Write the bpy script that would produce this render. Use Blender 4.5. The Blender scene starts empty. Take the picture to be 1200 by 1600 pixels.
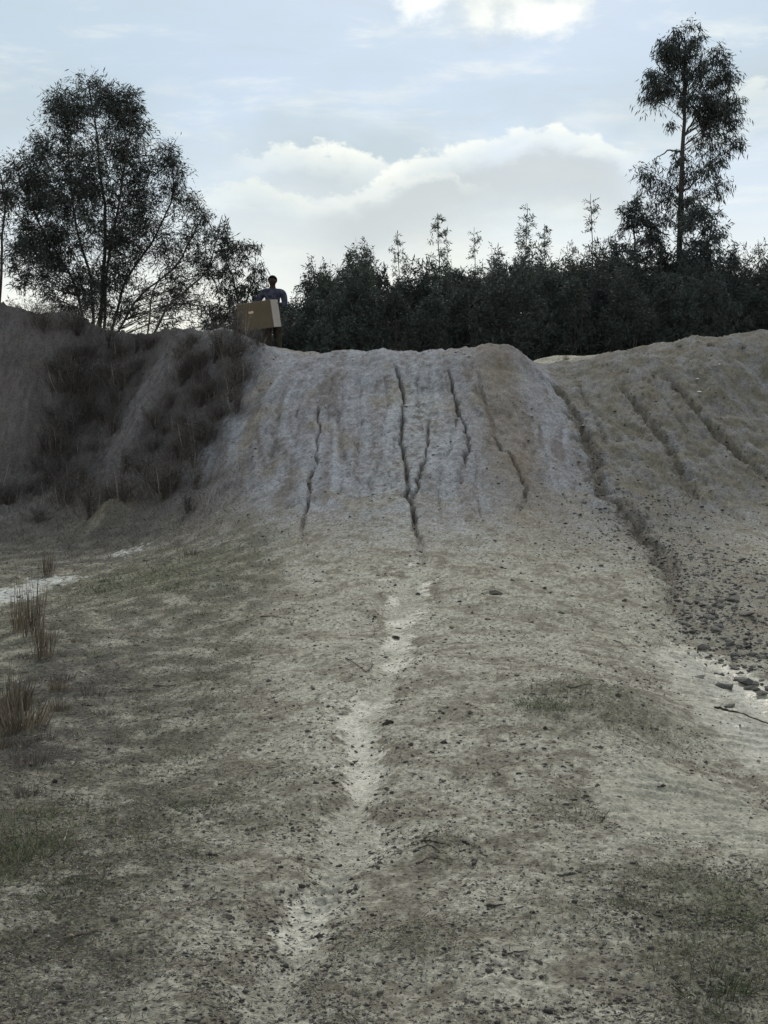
import bpy, bmesh, math, random
import numpy as np
from mathutils import Vector, Matrix

random.seed(11)
rng = np.random.default_rng(11)
SC = bpy.context.scene
COL = SC.collection
R = math.radians

# ------------------------------------------------------------------ camera
EYE = 1.55
K = 1.7                          # the phone was zoomed in: 1.7 times the main lens
F = 1209.0*K                     # focal length in photo pixels (1200 x 1600)
cam_d = bpy.data.cameras.new('camera')
cam = bpy.data.objects.new('camera', cam_d); COL.objects.link(cam)
cam.location = (0, 0, EYE); cam.rotation_euler = (R(90), 0, 0)
cam_d.sensor_fit = 'VERTICAL'; cam_d.sensor_height = 24.0
cam_d.lens = 24.0 * F / 1600.0
cam_d.clip_start = 0.05; cam_d.clip_end = 3000
SC.camera = cam

# ------------------------------------------------------------------ exposure
SC.view_settings.view_transform = 'Standard'
SC.view_settings.look = 'None'
SC.view_settings.exposure = 0.26
SC.view_settings.gamma = 1.0
SC.view_settings.use_curve_mapping = False
SC.render.engine = 'CYCLES'
SC.cycles.use_denoising = True
SC.cycles.max_bounces = 6
SC.cycles.diffuse_bounces = 3
SC.cycles.transparent_max_bounces = 4

# ------------------------------------------------------------------ sun
SUN_EL, SUN_AZ = R(40), R(5)
sdir = Vector((math.sin(SUN_AZ)*math.cos(SUN_EL), math.cos(SUN_AZ)*math.cos(SUN_EL), math.sin(SUN_EL)))
sun_d = bpy.data.lights.new('sun', 'SUN')
sun_d.energy = 1.5; sun_d.angle = R(10); sun_d.color = (1.0, 0.95, 0.86)
sun = bpy.data.objects.new('sun', sun_d); COL.objects.link(sun)
sun.rotation_euler = sdir.to_track_quat('Z', 'Y').to_euler()
sun.location = (0, 30, 40)

# ------------------------------------------------------------------ node helpers
class NT:
    def __init__(self, tree): self.t = tree; self.n = tree.nodes; self.l = tree.links
    def node(self, typ, **kw):
        nd = self.n.new(typ)
        for k, v in kw.items(): setattr(nd, k, v)
        return nd
    def put(self, sock, v):
        if hasattr(v, 'is_output'): self.l.new(v, sock)
        elif v is not None: sock.default_value = v
    def math(self, op, a, b=None, c=None, clamp=False):
        nd = self.node('ShaderNodeMath', operation=op, use_clamp=clamp)
        for i, v in enumerate((a, b, c)):
            if v is not None: self.put(nd.inputs[i], v)
        return nd.outputs[0]
    def noise(self, vec, scale, detail=3, rough=0.55, dim='3D', dist=0.0):
        nd = self.node('ShaderNodeTexNoise', noise_dimensions=dim)
        self.put(nd.inputs['Vector'], vec)
        nd.inputs['Scale'].default_value = scale; nd.inputs['Detail'].default_value = detail
        nd.inputs['Roughness'].default_value = rough; nd.inputs['Distortion'].default_value = dist
        return nd.outputs['Fac']
    def smooth(self, v, a, b, lo=0.0, hi=1.0):
        nd = self.node('ShaderNodeMapRange', interpolation_type='SMOOTHSTEP')
        self.put(nd.inputs['Value'], v)
        for k, x in (('From Min', a), ('From Max', b), ('To Min', lo), ('To Max', hi)): self.put(nd.inputs[k], x)
        return nd.outputs['Result']
    def mix(self, f, a, b, blend='MIX'):
        nd = self.node('ShaderNodeMix', data_type='RGBA', blend_type=blend)
        self.put(nd.inputs['Factor'], f); self.put(nd.inputs['A'], a if not isinstance(a, tuple) else (*a[:3], 1)); self.put(nd.inputs['B'], b if not isinstance(b, tuple) else (*b[:3], 1))
        # Mix node has per-type sockets sharing names: use the RGBA ones
        return nd
    def mixc(self, f, a, b, blend='MIX'):
        nd = self.node('ShaderNodeMix', data_type='RGBA', blend_type=blend)
        fs = nd.inputs[0]; A = nd.inputs[6]; B = nd.inputs[7]
        self.put(fs, f)
        self.put(A, (*a[:3], 1) if isinstance(a, (tuple, list)) else a)
        self.put(B, (*b[:3], 1) if isinstance(b, (tuple, list)) else b)
        return nd.outputs[2]

# ------------------------------------------------------------------ world: Nishita sky with broken cloud
W = bpy.data.worlds.new('World'); SC.world = W; W.use_nodes = True
w = NT(W.node_tree); w.n.clear()
SKY_STRENGTH = 0.10
sky = w.node('ShaderNodeTexSky', sky_type='NISHITA')
sky.sun_disc = False; sky.sun_elevation = SUN_EL; sky.sun_rotation = SUN_AZ
sky.altitude = 1500; sky.air_density = 1.0; sky.dust_density = 2.2; sky.ozone_density = 1.5
tc = w.node('ShaderNodeTexCoord').outputs['Generated']
sep = w.node('ShaderNodeSeparateXYZ'); w.put(sep.inputs[0], tc)
dx, dy, dz = sep.outputs
hyp = w.math('SQRT', w.math('ADD', w.math('MULTIPLY', dx, dx), w.math('MULTIPLY', dy, dy)))
AZ = w.math('MULTIPLY', w.math('ARCTAN2', dx, dy), K); EL = w.math('MULTIPLY', w.math('ARCTAN2', dz, hyp), K)
def px_azel(px, py):
    x, z = (px-600)/F, (800-py)/F
    return K*math.atan(x), K*math.atan(z/math.hypot(x, 1))
comb = w.node('ShaderNodeCombineXYZ'); w.put(comb.inputs[0], AZ); w.put(comb.inputs[1], w.math('MULTIPLY', EL, 1.6))
AE = comb.outputs[0]
def C(v, s=1.0): return tuple(c*s/SKY_STRENGTH for c in v)
# thin veil: the whole sky is milky; paler and warmer low down
n_big = w.noise(AE, 2.6, 4, 0.5)
n_mid = w.noise(AE, 9.0, 6, 0.62)
n_fin = w.noise(AE, 26.0, 6, 0.6)
veil = w.math('ADD', w.smooth(EL, R(34), R(10), 0.62, 1.0), w.math('MULTIPLY', w.math('SUBTRACT', n_big, 0.5), 0.9), clamp=True)
lowcol = w.mixc(w.smooth(EL, R(8), R(33)), C((0.88, 0.87, 0.775)), C((0.50, 0.60, 0.64)))
colr = w.mixc(veil, sky.outputs[0], lowcol)
def fcurve(pts, lo, hi):
    # pts: (az, el) -> float curve of elevation over azimuth
    nd = w.node('ShaderNodeFloatCurve')
    a0, a1 = -0.6, 0.6
    c = nd.mapping.curves[0]
    pts = [((a-a0)/(a1-a0), (e-lo)/(hi-lo)) for a, e in pts]
    c.points[0].location = pts[0]; c.points[-1].location = pts[-1]
    for p in pts[1:-1]: c.points.new(*p)
    nd.mapping.update()
    w.put(nd.inputs['Value'], w.math('DIVIDE', w.math('SUBTRACT', AZ, a0), a1-a0))
    return w.math('ADD', w.math('MULTIPLY', nd.outputs[0], hi-lo), lo)
def cloud(colr, pts, depth, bright, soft=0.006, puff=0.030, greyunder=None, gs=0.5, fade=0.05):
    """A cumulus bank: lit, lumpy upper rim along a line of (px, py) directions, fading into grey below."""
    ae = [px_azel(*p) for p in pts]
    e = fcurve([(-0.6, ae[0][1])] + ae + [(0.6, ae[-1][1])], 0.0, 0.8)
    lump = w.math('MULTIPLY', w.math('SUBTRACT', n_mid, 0.5), puff*2)
    lump = w.math('ADD', lump, w.math('MULTIPLY', w.math('SUBTRACT', n_fin, 0.5), puff*1.3))
    d = w.math('ADD', w.math('SUBTRACT', e, EL), lump)
    a0, a1 = ae[0][0], ae[-1][0]
    inside = w.math('MULTIPLY', w.smooth(AZ, a0-fade, a0+fade), w.smooth(AZ, a1+fade, a1-fade))
    body = w.math('MULTIPLY', w.smooth(d, -soft*0.5, soft), inside)
    rim = w.math('MULTIPLY', body, w.smooth(d, depth, 0.0))
    if greyunder is not None:
        g = w.math('MULTIPLY', w.math('MULTIPLY', body, w.smooth(d, depth*0.3, depth*1.1)), w.smooth(d, depth*3.4, depth*1.3))
        colr = w.mixc(w.math('MULTIPLY', g, gs), colr, C(greyunder))
    rim = w.math('MULTIPLY', rim, w.math('MULTIPLY', w.smooth(n_mid, 0.25, 0.62, 0.35, 1.0), w.smooth(n_fin, 0.25, 0.6, 0.55, 1.0)))
    return w.mixc(w.math('MULTIPLY', rim, 0.9), colr, C(bright))
mp = w.node('ShaderNodeMapping'); w.put(mp.inputs[0], AE); mp.inputs['Rotation'].default_value = (0, 0, R(-14)); mp.inputs['Scale'].default_value = (1.0, 2.6, 1.0)
n_str = w.noise(mp.outputs[0], 4.2, 8, 0.62, dist=0.3)
colr = w.mixc(w.smooth(n_str, 0.48, 0.72, 0.0, 0.55), colr, C((0.86, 0.875, 0.81)))
colr = w.mixc(w.math('MULTIPLY', w.smooth(n_str, 0.48, 0.28, 0.0, 0.45), w.smooth(EL, R(14), R(28))), colr, C((0.50, 0.57, 0.605)))
GREY = (0.54, 0.585, 0.595)
WHITE = (0.88, 0.895, 0.83)
# darker flat grey layer above the banks
gl = w.math('MULTIPLY', w.smooth(EL, R(21), R(25.5)), w.smooth(EL, R(33), R(28)))
gl = w.math('MULTIPLY', gl, w.smooth(n_big, 0.36, 0.6))
colr = w.mixc(w.math('MULTIPLY', gl, 0.65), colr, C((0.455, 0.535, 0.575)))
colr = cloud(colr, [(390, 238), (440, 222), (500, 232), (560, 240), (620, 262)], 0.045, WHITE, greyunder=GREY, gs=0.4)
colr = cloud(colr, [(300, 300), (340, 290), (390, 280), (450, 300), (500, 318)], 0.040, (0.75, 0.79, 0.74), greyunder=GREY, gs=0.3)
colr = cloud(colr, [(500, 302), (580, 280), (650, 246), (720, 226), (770, 208), (820, 196), (880, 198), (940, 212), (990, 235)], 0.042, WHITE, greyunder=(0.52, 0.56, 0.57), gs=0.75)
colr = cloud(colr, [(520, 306), (580, 290), (640, 272), (700, 268), (730, 285)], 0.02, (0.74, 0.77, 0.73), greyunder=GREY, gs=0.5)
def puff(colr, px, py, rx, ry, bright, k=1.0):
    """a ragged bright cumulus fragment"""
    a, e = px_azel(px, py)
    qa = w.math('DIVIDE', w.math('SUBTRACT', AZ, a), rx*K/F); qe = w.math('DIVIDE', w.math('SUBTRACT', EL, e), ry*K/F)
    q = w.math('SQRT', w.math('ADD', w.math('MULTIPLY', qa, qa), w.math('MULTIPLY', qe, qe)))
    f = w.math('ADD', w.math('SUBTRACT', 1.0, q), w.math('ADD', w.math('MULTIPLY', w.math('SUBTRACT', n_mid, 0.5), 2.2), w.math('MULTIPLY', w.math('SUBTRACT', n_fin, 0.5), 1.3)))
    return w.mixc(w.math('MULTIPLY', w.smooth(f, -0.1, 1.0), k), colr, C(bright))
colr = puff(colr, 800, 0, 190, 60, (0.66, 0.70, 0.68), .8)
colr = puff(colr, 662, 4, 52, 40, (0.95, 0.97, 0.93))
colr = puff(colr, 745, 20, 34, 26, (0.80, 0.83, 0.80))
colr = puff(colr, 850, 26, 95, 34, (0.92, 0.935, 0.89))
colr = puff(colr, 900, -60, 260, 70, (0.80, 0.83, 0.80), .8)
colr = cloud(colr, [(1100, 170), (1150, 138), (1210, 128), (1300, 140)], 0.05, (0.70, 0.75, 0.73))
# scattered cloud over the rest of the dome
gen = w.math('MULTIPLY', w.smooth(w.math('ADD', w.math('MULTIPLY', n_big, 0.6), w.math('MULTIPLY', n_mid, 0.4)), 0.52, 0.64), w.smooth(w.math('ABSOLUTE', AZ), 0.55, 0.85))
colr = w.mixc(w.math('MULTIPLY', gen, 0.7), colr, C((0.70, 0.74, 0.73)))
bg = w.node('ShaderNodeBackground'); w.put(bg.inputs[0], colr); bg.inputs[1].default_value = SKY_STRENGTH
wo = w.node('ShaderNodeOutputWorld'); w.l.new(bg.outputs[0], wo.inputs[0])

# ------------------------------------------------------------------ colours and materials
def lin(r, g, b):
    f = lambda c: (c/255/12.92) if c/255 <= 0.04045 else ((c/255+0.055)/1.055)**2.4
    return (f(r), f(g), f(b))

def mat(name, col, rough=0.9, var=0.25, scale=8.0, bump=0.0, bscale=60, spec=0.2, trans=0.0, col2=None, objrand=0.0):
    m = bpy.data.materials.new(name); m.use_nodes = True
    t = NT(m.node_tree); t.n.clear()
    out = t.node('ShaderNodeOutputMaterial')
    p = t.node('ShaderNodeBsdfPrincipled')
    p.inputs['Roughness'].default_value = rough
    p.inputs['Specular IOR Level'].default_value = spec
    co = t.node('ShaderNodeTexCoord').outputs['Object']
    n = t.noise(co, scale, 4, 0.6)
    c2 = col2 if col2 else tuple(c*(1-var) for c in col)
    c1 = tuple(min(1, c*(1+var)) for c in col) if not col2 else col
    c = t.mixc(t.smooth(n, 0.3, 0.7), c1, c2)
    if objrand:
        oi = t.node('ShaderNodeObjectInfo').outputs['Random']
        hv = t.node('ShaderNodeHueSaturation')
        t.put(hv.inputs['Value'], t.math('ADD', t.math('MULTIPLY', oi, 2*objrand), 1-objrand)); t.put(hv.inputs['Color'], c)
        c = hv.outputs[0]
    t.put(p.inputs['Base Color'], c)
    if bump:
        b = t.node('ShaderNodeBump'); b.inputs['Strength'].default_value = bump; b.inputs['Distance'].default_value = 0.01
        t.put(b.inputs['Height'], t.noise(co, bscale, 5, 0.6)); t.l.new(b.outputs[0], p.inputs['Normal'])
    if trans:
        tr = t.node('ShaderNodeBsdfTranslucent'); t.put(tr.inputs[0], c)
        mx = t.node('ShaderNodeMixShader'); mx.inputs[0].default_value = trans
        t.l.new(p.outputs[0], mx.inputs[1]); t.l.new(tr.outputs[0], mx.inputs[2]); t.l.new(mx.outputs[0], out.inputs[0])
    else:
        t.l.new(p.outputs[0], out.inputs[0])
    return m

def leaf_mat(name, col, trans=0.25, var=0.35):
    """Leaf colour varies from leaf to leaf (random per mesh island)."""
    m = bpy.data.materials.new(name); m.use_nodes = True
    t = NT(m.node_tree); t.n.clear()
    out = t.node('ShaderNodeOutputMaterial'); p = t.node('ShaderNodeBsdfPrincipled')
    p.inputs['Roughness'].default_value = 0.65; p.inputs['Specular IOR Level'].default_value = 0.25
    g = t.node('ShaderNodeNewGeometry').outputs['Random Per Island']
    oi = t.node('ShaderNodeObjectInfo').outputs['Random']
    c = t.mixc(g, tuple(x*(1-var) for x in col), tuple(x*(1+var) for x in col))
    hv = t.node('ShaderNodeHueSaturation'); t.put(hv.inputs['Value'], t.math('ADD', t.math('MULTIPLY', oi, 0.5), 0.75)); t.put(hv.inputs['Color'], c)
    c = hv.outputs[0]
    t.put(p.inputs['Base Color'], c)
    tr = t.node('ShaderNodeBsdfTranslucent'); t.put(tr.inputs[0], c)
    mx = t.node('ShaderNodeMixShader'); mx.inputs[0].default_value = trans
    t.l.new(p.outputs[0], mx.inputs[1]); t.l.new(tr.outputs[0], mx.inputs[2]); t.l.new(mx.outputs[0], out.inputs[0])
    return m

M = {}
M['leaf_dark'] = leaf_mat('leaf_dark', (0.052, 0.063, 0.055))
M['leaf_blue'] = leaf_mat('leaf_blue', (0.058, 0.070, 0.064))
M['leaf_thicket'] = leaf_mat('leaf_thicket', (0.064, 0.080, 0.068), 0.22)
M['leaf_sapling'] = leaf_mat('leaf_sapling', (0.085, 0.100, 0.075), 0.3)
M['bark'] = mat('bark', (0.060, 0.052, 0.046), 0.95, 0.35, 14, 0.5, 40)
M['bark_pale'] = mat('bark_pale', (0.10, 0.09, 0.08), 0.95, 0.35, 9, 0.5, 30)
M['dead_stalk'] = leaf_mat('dead_stalk', (0.115, 0.098, 0.088), 0.15, 0.5)
M['shrub'] = leaf_mat('shrub', (0.125, 0.11, 0.10), 0.25, 0.6)
M['dry_grass'] = leaf_mat('dry_grass', (0.165, 0.135, 0.098), 0.22, 0.55)
M['straw'] = leaf_mat('straw', (0.30, 0.27, 0.20), 0.15, 0.6)
M['grass'] = leaf_mat('grass', (0.098, 0.118, 0.062), 0.25, 0.6)
M['stone'] = mat('stone', (0.165, 0.153, 0.14), 0.9, 0.4, 22, 0.6, 60, objrand=0.35)
M['clod'] = mat('clod', (0.105, 0.092, 0.078), 0.97, 0.35, 30, 0.7, 70, objrand=0.3)
M['gravel'] = leaf_mat('gravel', (0.105, 0.092, 0.078), 0.0, 0.7)
M['pale_gravel'] = leaf_mat('pale_gravel', (0.27, 0.255, 0.215), 0.0, 0.4)
M['twig'] = mat('twig', (0.085, 0.068, 0.055), 0.9, 0.4, 20, 0.4, 50, objrand=0.35)
M['pale_twig'] = mat('pale_twig', (0.36, 0.33, 0.27), 0.85, 0.3, 20, 0.3, 50)
M['skin'] = mat('skin', (0.035, 0.021, 0.015), 0.55, 0.15, 20)
M['hair'] = mat('hair', (0.010, 0.009, 0.009), 0.9, 0.2, 40)
M['box'] = mat('cardboard', (0.135, 0.104, 0.068), 0.85, 0.08, 5, 0.1, 90)
M['box_lit'] = mat('cardboard_lit', (0.40, 0.35, 0.31), 0.85, 0.06, 5, 0.1, 90)  # same cardboard, painted lighter where light falls on sides and top
M['sticker'] = mat('sticker', (0.62, 0.30, 0.16), 0.5, 0.3, 60, col2=(0.75, 0.68, 0.6))
M['tape'] = mat('tape', (0.33, 0.27, 0.19), 0.35, 0.05, 8, spec=0.5)
M['shirt'] = mat('shirt', (0.018, 0.022, 0.045), 0.9, 0.2, 13, col2=(0.075, 0.075, 0.10))
M['sleeve'] = mat('sleeve', (0.12, 0.115, 0.135), 0.9, 0.3, 12)
M['trousers'] = mat('trousers', (0.018, 0.018, 0.018), 0.9, 0.3, 12, col2=(0.062, 0.048, 0.03))
M['shoe'] = mat('shoe', (0.03, 0.026, 0.022), 0.7, 0.2, 20)
M['foam'] = mat('foam', (0.72, 0.74, 0.72), 0.6, 0.1, 20)

# ------------------------------------------------------------------ object helpers
def link(o, parent=None):
    COL.objects.link(o)
    if parent is not None: o.parent = parent
    return o
def tag(o, label=None, cat=None, group=None, kind=None):
    if label: o['label'] = label
    if cat: o['category'] = cat
    if group: o['group'] = group
    if kind: o['kind'] = kind
    return o
def empty(name, loc, rz=0.0):
    o = bpy.data.objects.new(name, None); o.location = loc; o.rotation_euler = (0, 0, rz)
    o.empty_display_size = 0.2
    return link(o)
def mesh_np(name, V, Fq, material, smooth=False):
    """V (n,3); Fq (m,k) with one k, or a list of such arrays."""
    if not isinstance(Fq, (list, tuple)): Fq = [Fq]
    me = bpy.data.meshes.new(name)
    V = np.asarray(V, np.float32)
    me.vertices.add(len(V)); me.vertices.foreach_set('co', V.ravel())
    loops = np.concatenate([f.ravel() for f in Fq]).astype(np.int32)
    tot = np.concatenate([np.full(len(f), f.shape[1]) for f in Fq]).astype(np.int32)
    st = np.concatenate([[0], np.cumsum(tot)[:-1]]).astype(np.int32)
    me.loops.add(len(loops)); me.loops.foreach_set('vertex_index', loops)
    me.polygons.add(len(tot)); me.polygons.foreach_set('loop_start', st)
    try: me.polygons.foreach_set('loop_total', tot)
    except Exception: pass
    if smooth: me.polygons.foreach_set('use_smooth', np.ones(len(tot), bool))
    me.update(calc_edges=True); me.validate()
    if material is not None: me.materials.append(material)
    return me
def obj(name, me, parent=None):
    return link(bpy.data.objects.new(name, me), parent)
def copy_tree(o, parent=None):
    c = o.copy(); COL.objects.link(c); c.parent = parent
    for ch in o.children:
        if ch.name in bpy.data.objects: copy_tree(ch, c)
    return c

# ------------------------------------------------------------------ noise
_pr = np.random.default_rng(1234)
_PERM = np.tile(_pr.permutation(256), 2).astype(np.int32)
_GA = np.arange(256)*(2*np.pi/256)
_GC, _GS = np.cos(_GA).astype(np.float32), np.sin(_GA).astype(np.float32)
def perlin(x, y, seed=0):
    x = np.asarray(x, np.float32)+np.float32(seed*13.37 % 97); y = np.asarray(y, np.float32)+np.float32(seed*7.91 % 89)
    ix, iy = np.floor(x), np.floor(y); fx, fy = x-ix, y-iy
    ix = ix.astype(np.int32) & 255; iy = iy.astype(np.int32) & 255
    ux, uy = fx*fx*fx*(fx*(fx*6-15)+10), fy*fy*fy*(fy*(fy*6-15)+10)
    p0, p1 = _PERM[ix], _PERM[(ix+1) & 255]; iy1 = (iy+1) & 255
    def g(p, j, ox, oy):
        h = _PERM[p+j]; return _GC[h]*(fx-ox)+_GS[h]*(fy-oy)
    a = g(p0, iy, 0, 0); a = a+ux*(g(p1, iy, 1, 0)-a)
    b = g(p0, iy1, 0, 1); b = b+ux*(g(p1, iy1, 1, 1)-b)
    return (a+uy*(b-a))*1.5
def fbm(x, y, seed=0, octv=4, gain=0.5, lac=2.03):
    s, a, t = 0, 1.0, 0
    for i in range(octv):
        s = s+a*perlin(x, y, seed+i*17); t += a; a *= gain; x = x*lac+3.1; y = y*lac+7.7
    return s/t
def sst(x, a, b):
    t = np.clip((x-a)/(b-a), 0, 1); return t*t*(3-2*t)

# ------------------------------------------------------------------ terrain: bank, ramp, pit floor and plateau
def P(px, py, d, dy=0.0): d = d*K; return ((px-600)/F*d, d+dy, EYE-(py-800)/F*d)
CP = []
def row(py, *xd): CP.extend(P(px, py, d) for px, d in xd)
row(1600, (0, 2.36), (300, 2.35), (600, 2.33), (900, 2.34), (1200, 2.36))
row(1400, (-100, 3.14), (300, 3.12), (500, 3.13), (700, 3.08), (950, 3.08), (1250, 3.16))
row(1200, (-100, 4.72), (150, 4.62), (380, 4.45), (560, 4.42), (800, 4.36), (960, 4.5), (1100, 4.75), (1300, 4.85))
row(1090, (50, 5.9), (930, 5.3), (1150, 5.9), (1280, 6.0))
row(1000, (-100, 7.5), (100, 7.3), (260, 7.05), (420, 6.8), (610, 6.6), (850, 6.6), (960, 6.8), (1080, 7.2), (1200, 7.3), (1350, 7.4))
row(900, (-150, 10.0), (50, 9.8), (220, 9.4), (380, 8.6), (620, 8.2), (850, 8.3), (980, 8.5), (1100, 8.8), (1300, 9.0))
row(850, (-150, 11.6), (50, 11.4), (220, 10.9), (350, 9.8), (480, 9.2), (640, 9.0), (800, 9.1), (930, 9.4), (1060, 9.9), (1250, 10.4))
row(780, (-150, 13.0), (50, 12.8), (200, 12.3), (300, 11.5), (400, 10.7), (520, 10.2), (640, 10.1), (780, 10.15), (900, 10.5), (1050, 11.0), (1250, 11.6))
row(700, (-150, 13.9), (30, 13.7), (150, 13.6), (280, 12.9), (400, 11.8), (520, 11.3), (640, 11.2), (780, 11.3), (890, 11.8), (1000, 12.0), (1100, 12.3), (1250, 12.8))
row(620, (-150, 14.3), (20, 14.0), (150, 14.4), (290, 13.6), (410, 12.8), (520, 12.5), (640, 12.5), (780, 12.4), (880, 13.2), (1000, 13.2), (1100, 13.4), (1250, 13.9))
CP += [P(-100, 480, 14.9), P(0, 482, 14.8), P(60, 476, 14.8), P(110, 492, 14.9), P(160, 512, 15.2), P(250, 521, 14.8), P(310, 520, 14.4), P(350, 521, 14.1),
       P(385, 538, 14.0), P(420, 545, 14.0), P(470, 553, 14.0), P(520, 551, 13.9), P(600, 546, 13.9), P(690, 548, 13.9), P(745, 541, 13.6), P(790, 541, 13.5), P(815, 552, 13.55),
       P(830, 570, 14.1), P(860, 590, 13.8), P(870, 576, 14.4), P(920, 570, 14.4), P(960, 560, 14.4), P(1040, 545, 14.6), P(1090, 530, 14.7), P(1200, 526, 14.8), P(1350, 520, 14.9)]
# plateau behind the crest
for d, z in ((16, 4.36), (18, 4.4), (21, 4.5)):
    for px in (300, 520, 660, 780): CP.append(((px-600)/F*d*K, d*K, z))
CP += [((425-600)/F*15.0*K, 15.0*K, 4.40), ((480-600)/F*15.0*K, 15.0*K, 4.37)]
CP += [P(850, 562, 17.6), P(900, 561, 17.6), P(860, 571, 15.4), P(910, 568, 15.4), P(960, 552, 17.0), P(1060, 536, 16.5)]
for px, d, z in ((0, 17, 5.2), (150, 17, 5.0), (100, 20, 4.8), (-200, 18, 5.1), (1050, 19, 4.9), (1250, 18, 4.95), (900, 21, 4.9)): CP.append(((px-600)/F*d*K, d*K, z))
# behind and beside the camera
CP += [(x_, y_*K, z_) for x_, y_, z_ in ((-4, 1, 0.02), (0, 0.8, 0.0), (4, 1, 0.0), (-5, -3, 0), (0, -3, 0), (5, -3, 0), (-7, 4, 0.1), (7, 4.2, 0.0), (-9, 9, 0.35), (8.5, 8.5, 0.6), (-11, 12, 1.2), (-13, 15.5, 5.2), (11, 12, 2.6), (12, 15, 5.0))]
CP = np.array(CP)
def tps_fit(c, lam):
    n = len(c); d = np.hypot(c[:, None, 0]-c[None, :, 0], c[:, None, 1]-c[None, :, 1])
    K = np.where(d > 0, d*d*np.log(d+1e-12), 0)+lam*np.eye(n)
    Pm = np.c_[np.ones(n), c[:, :2]]
    A = np.zeros((n+3, n+3)); A[:n, :n] = K; A[:n, n:] = Pm; A[n:, :n] = Pm.T
    return np.linalg.solve(A, np.r_[c[:, 2], 0, 0, 0])
WT = tps_fit(CP, 0.02)
def tps(x, y):
    x = np.asarray(x, float); y = np.asarray(y, float); sh = x.shape; x = x.ravel(); y = y.ravel(); o = np.empty_like(x)
    n = len(CP)
    for i in range(0, len(x), 40000):
        a, b = x[i:i+40000], y[i:i+40000]
        r2 = (a[:, None]-CP[None, :, 0])**2+(b[:, None]-CP[None, :, 1])**2
        o[i:i+40000] = (0.5*r2*np.log(r2+1e-18))@WT[:n]+WT[n]+WT[n+1]*a+WT[n+2]*b
    return o.reshape(sh)
def base_h(x, y):
    x = np.asarray(x, float); y = np.asarray(y, float)
    far = sst(y, 10.5*K, 15.5*K)*4.6
    k = 1-(1-sst(np.abs(x-0.2), 9.5, 14))*(1-sst(y, 18.5*K, 23*K))*(1-sst(-y, 1.5*K, 5*K))
    return tps(x, y)*(1-k)+far*k
GX = np.linspace(-16, 16, 641); GY = np.linspace(-3, 47, 1001)
GH = base_h(*np.meshgrid(GX, GY))
def hb(x, y):
    fx = np.clip((np.asarray(x, float)+16)/0.05, 0, 639.999); fy = np.clip((np.asarray(y, float)+3)/0.05, 0, 999.999)
    i, j = fx.astype(int), fy.astype(int); a, b = fx-i, fy-j
    return (GH[j, i]*(1-a)+GH[j, i+1]*a)*(1-b)+(GH[j+1, i]*(1-a)+GH[j+1, i+1]*a)*b
def hc(x, y):
    """smooth (cubic) lookup in the base height grid; plateau and pit floor outside it"""
    fx = np.clip((x+16)/0.05, 1, 638.999); fy = np.clip((y+3)/0.05, 1, 998.999)
    i, j = fx.astype(int), fy.astype(int); a, b = fx-i, fy-j
    def wts(t): return (-.5*t+t*t-.5*t**3, 1-2.5*t*t+1.5*t**3, .5*t+2*t*t-1.5*t**3, -.5*t*t+.5*t**3)
    wa, wb = wts(a), wts(b); o = 0
    for q in range(4):
        rowv = 0
        for p in range(4): rowv = rowv+wa[p]*GH[j+q-1, i+p-1]
        o = o+wb[q]*rowv
    out = (np.abs(x) > 15.9) | (y < -2.9) | (y > 46.9)
    return np.where(out, sst(y, 10.5*K, 15.5*K)*4.6, o)
_D = np.geomspace(3.0, 46, 4000)
def hit(px, py):
    """ground point seen at a photo pixel"""
    X = (px-600)/F*_D; Z = EYE-(py-800)/F*_D
    below = Z <= hb(X, _D)
    k = int(np.argmax(below)) if below.any() else len(_D)-1
    return X[k], _D[k]
def blob(x, y, px, py, rx, ry, soft=1.0):
    """soft elliptical patch on the ground round the point seen at (px,py)"""
    cx, cy = hit(px, py)
    wx = rx/F*cy
    y0 = hit(px, py+ry)[1]; y1 = hit(px, py-ry)[1]
    wy = max(0.5*(y1-y0), 0.06)
    q = ((x-cx)/wx)**2+((y-cy)/wy)**2
    return np.exp(-q*soft)

# terrain grid: finer near the viewer, coarse outside the pit
def axis_u():
    core = np.linspace(-0.36, 0.36, 720)
    side = 0.36+np.cumsum(np.geomspace(0.003, 1.2, 50))
    return np.r_[-side[::-1], core, side]
U = axis_u()
ys = [2.6]
while ys[-1] < 28.4: ys.append(ys[-1]+0.0021*(ys[-1]+1.2))
st = 0.08
while ys[-1] < 900: ys.append(ys[-1]+st); st *= 1.16
back = [2.6]; st = 0.02
while back[-1] > -60: back.append(back[-1]-st); st *= 1.14
YS = np.array(back[:0:-1]+ys)
WY = np.where(YS > 2.6, YS+0.8, 3.4+np.abs(2.6-YS)*1.0)
TX = WY[:, None]*U[None, :]; TY = np.repeat(YS[:, None], len(U), 1)
TX = TX+0.0*TY

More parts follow.
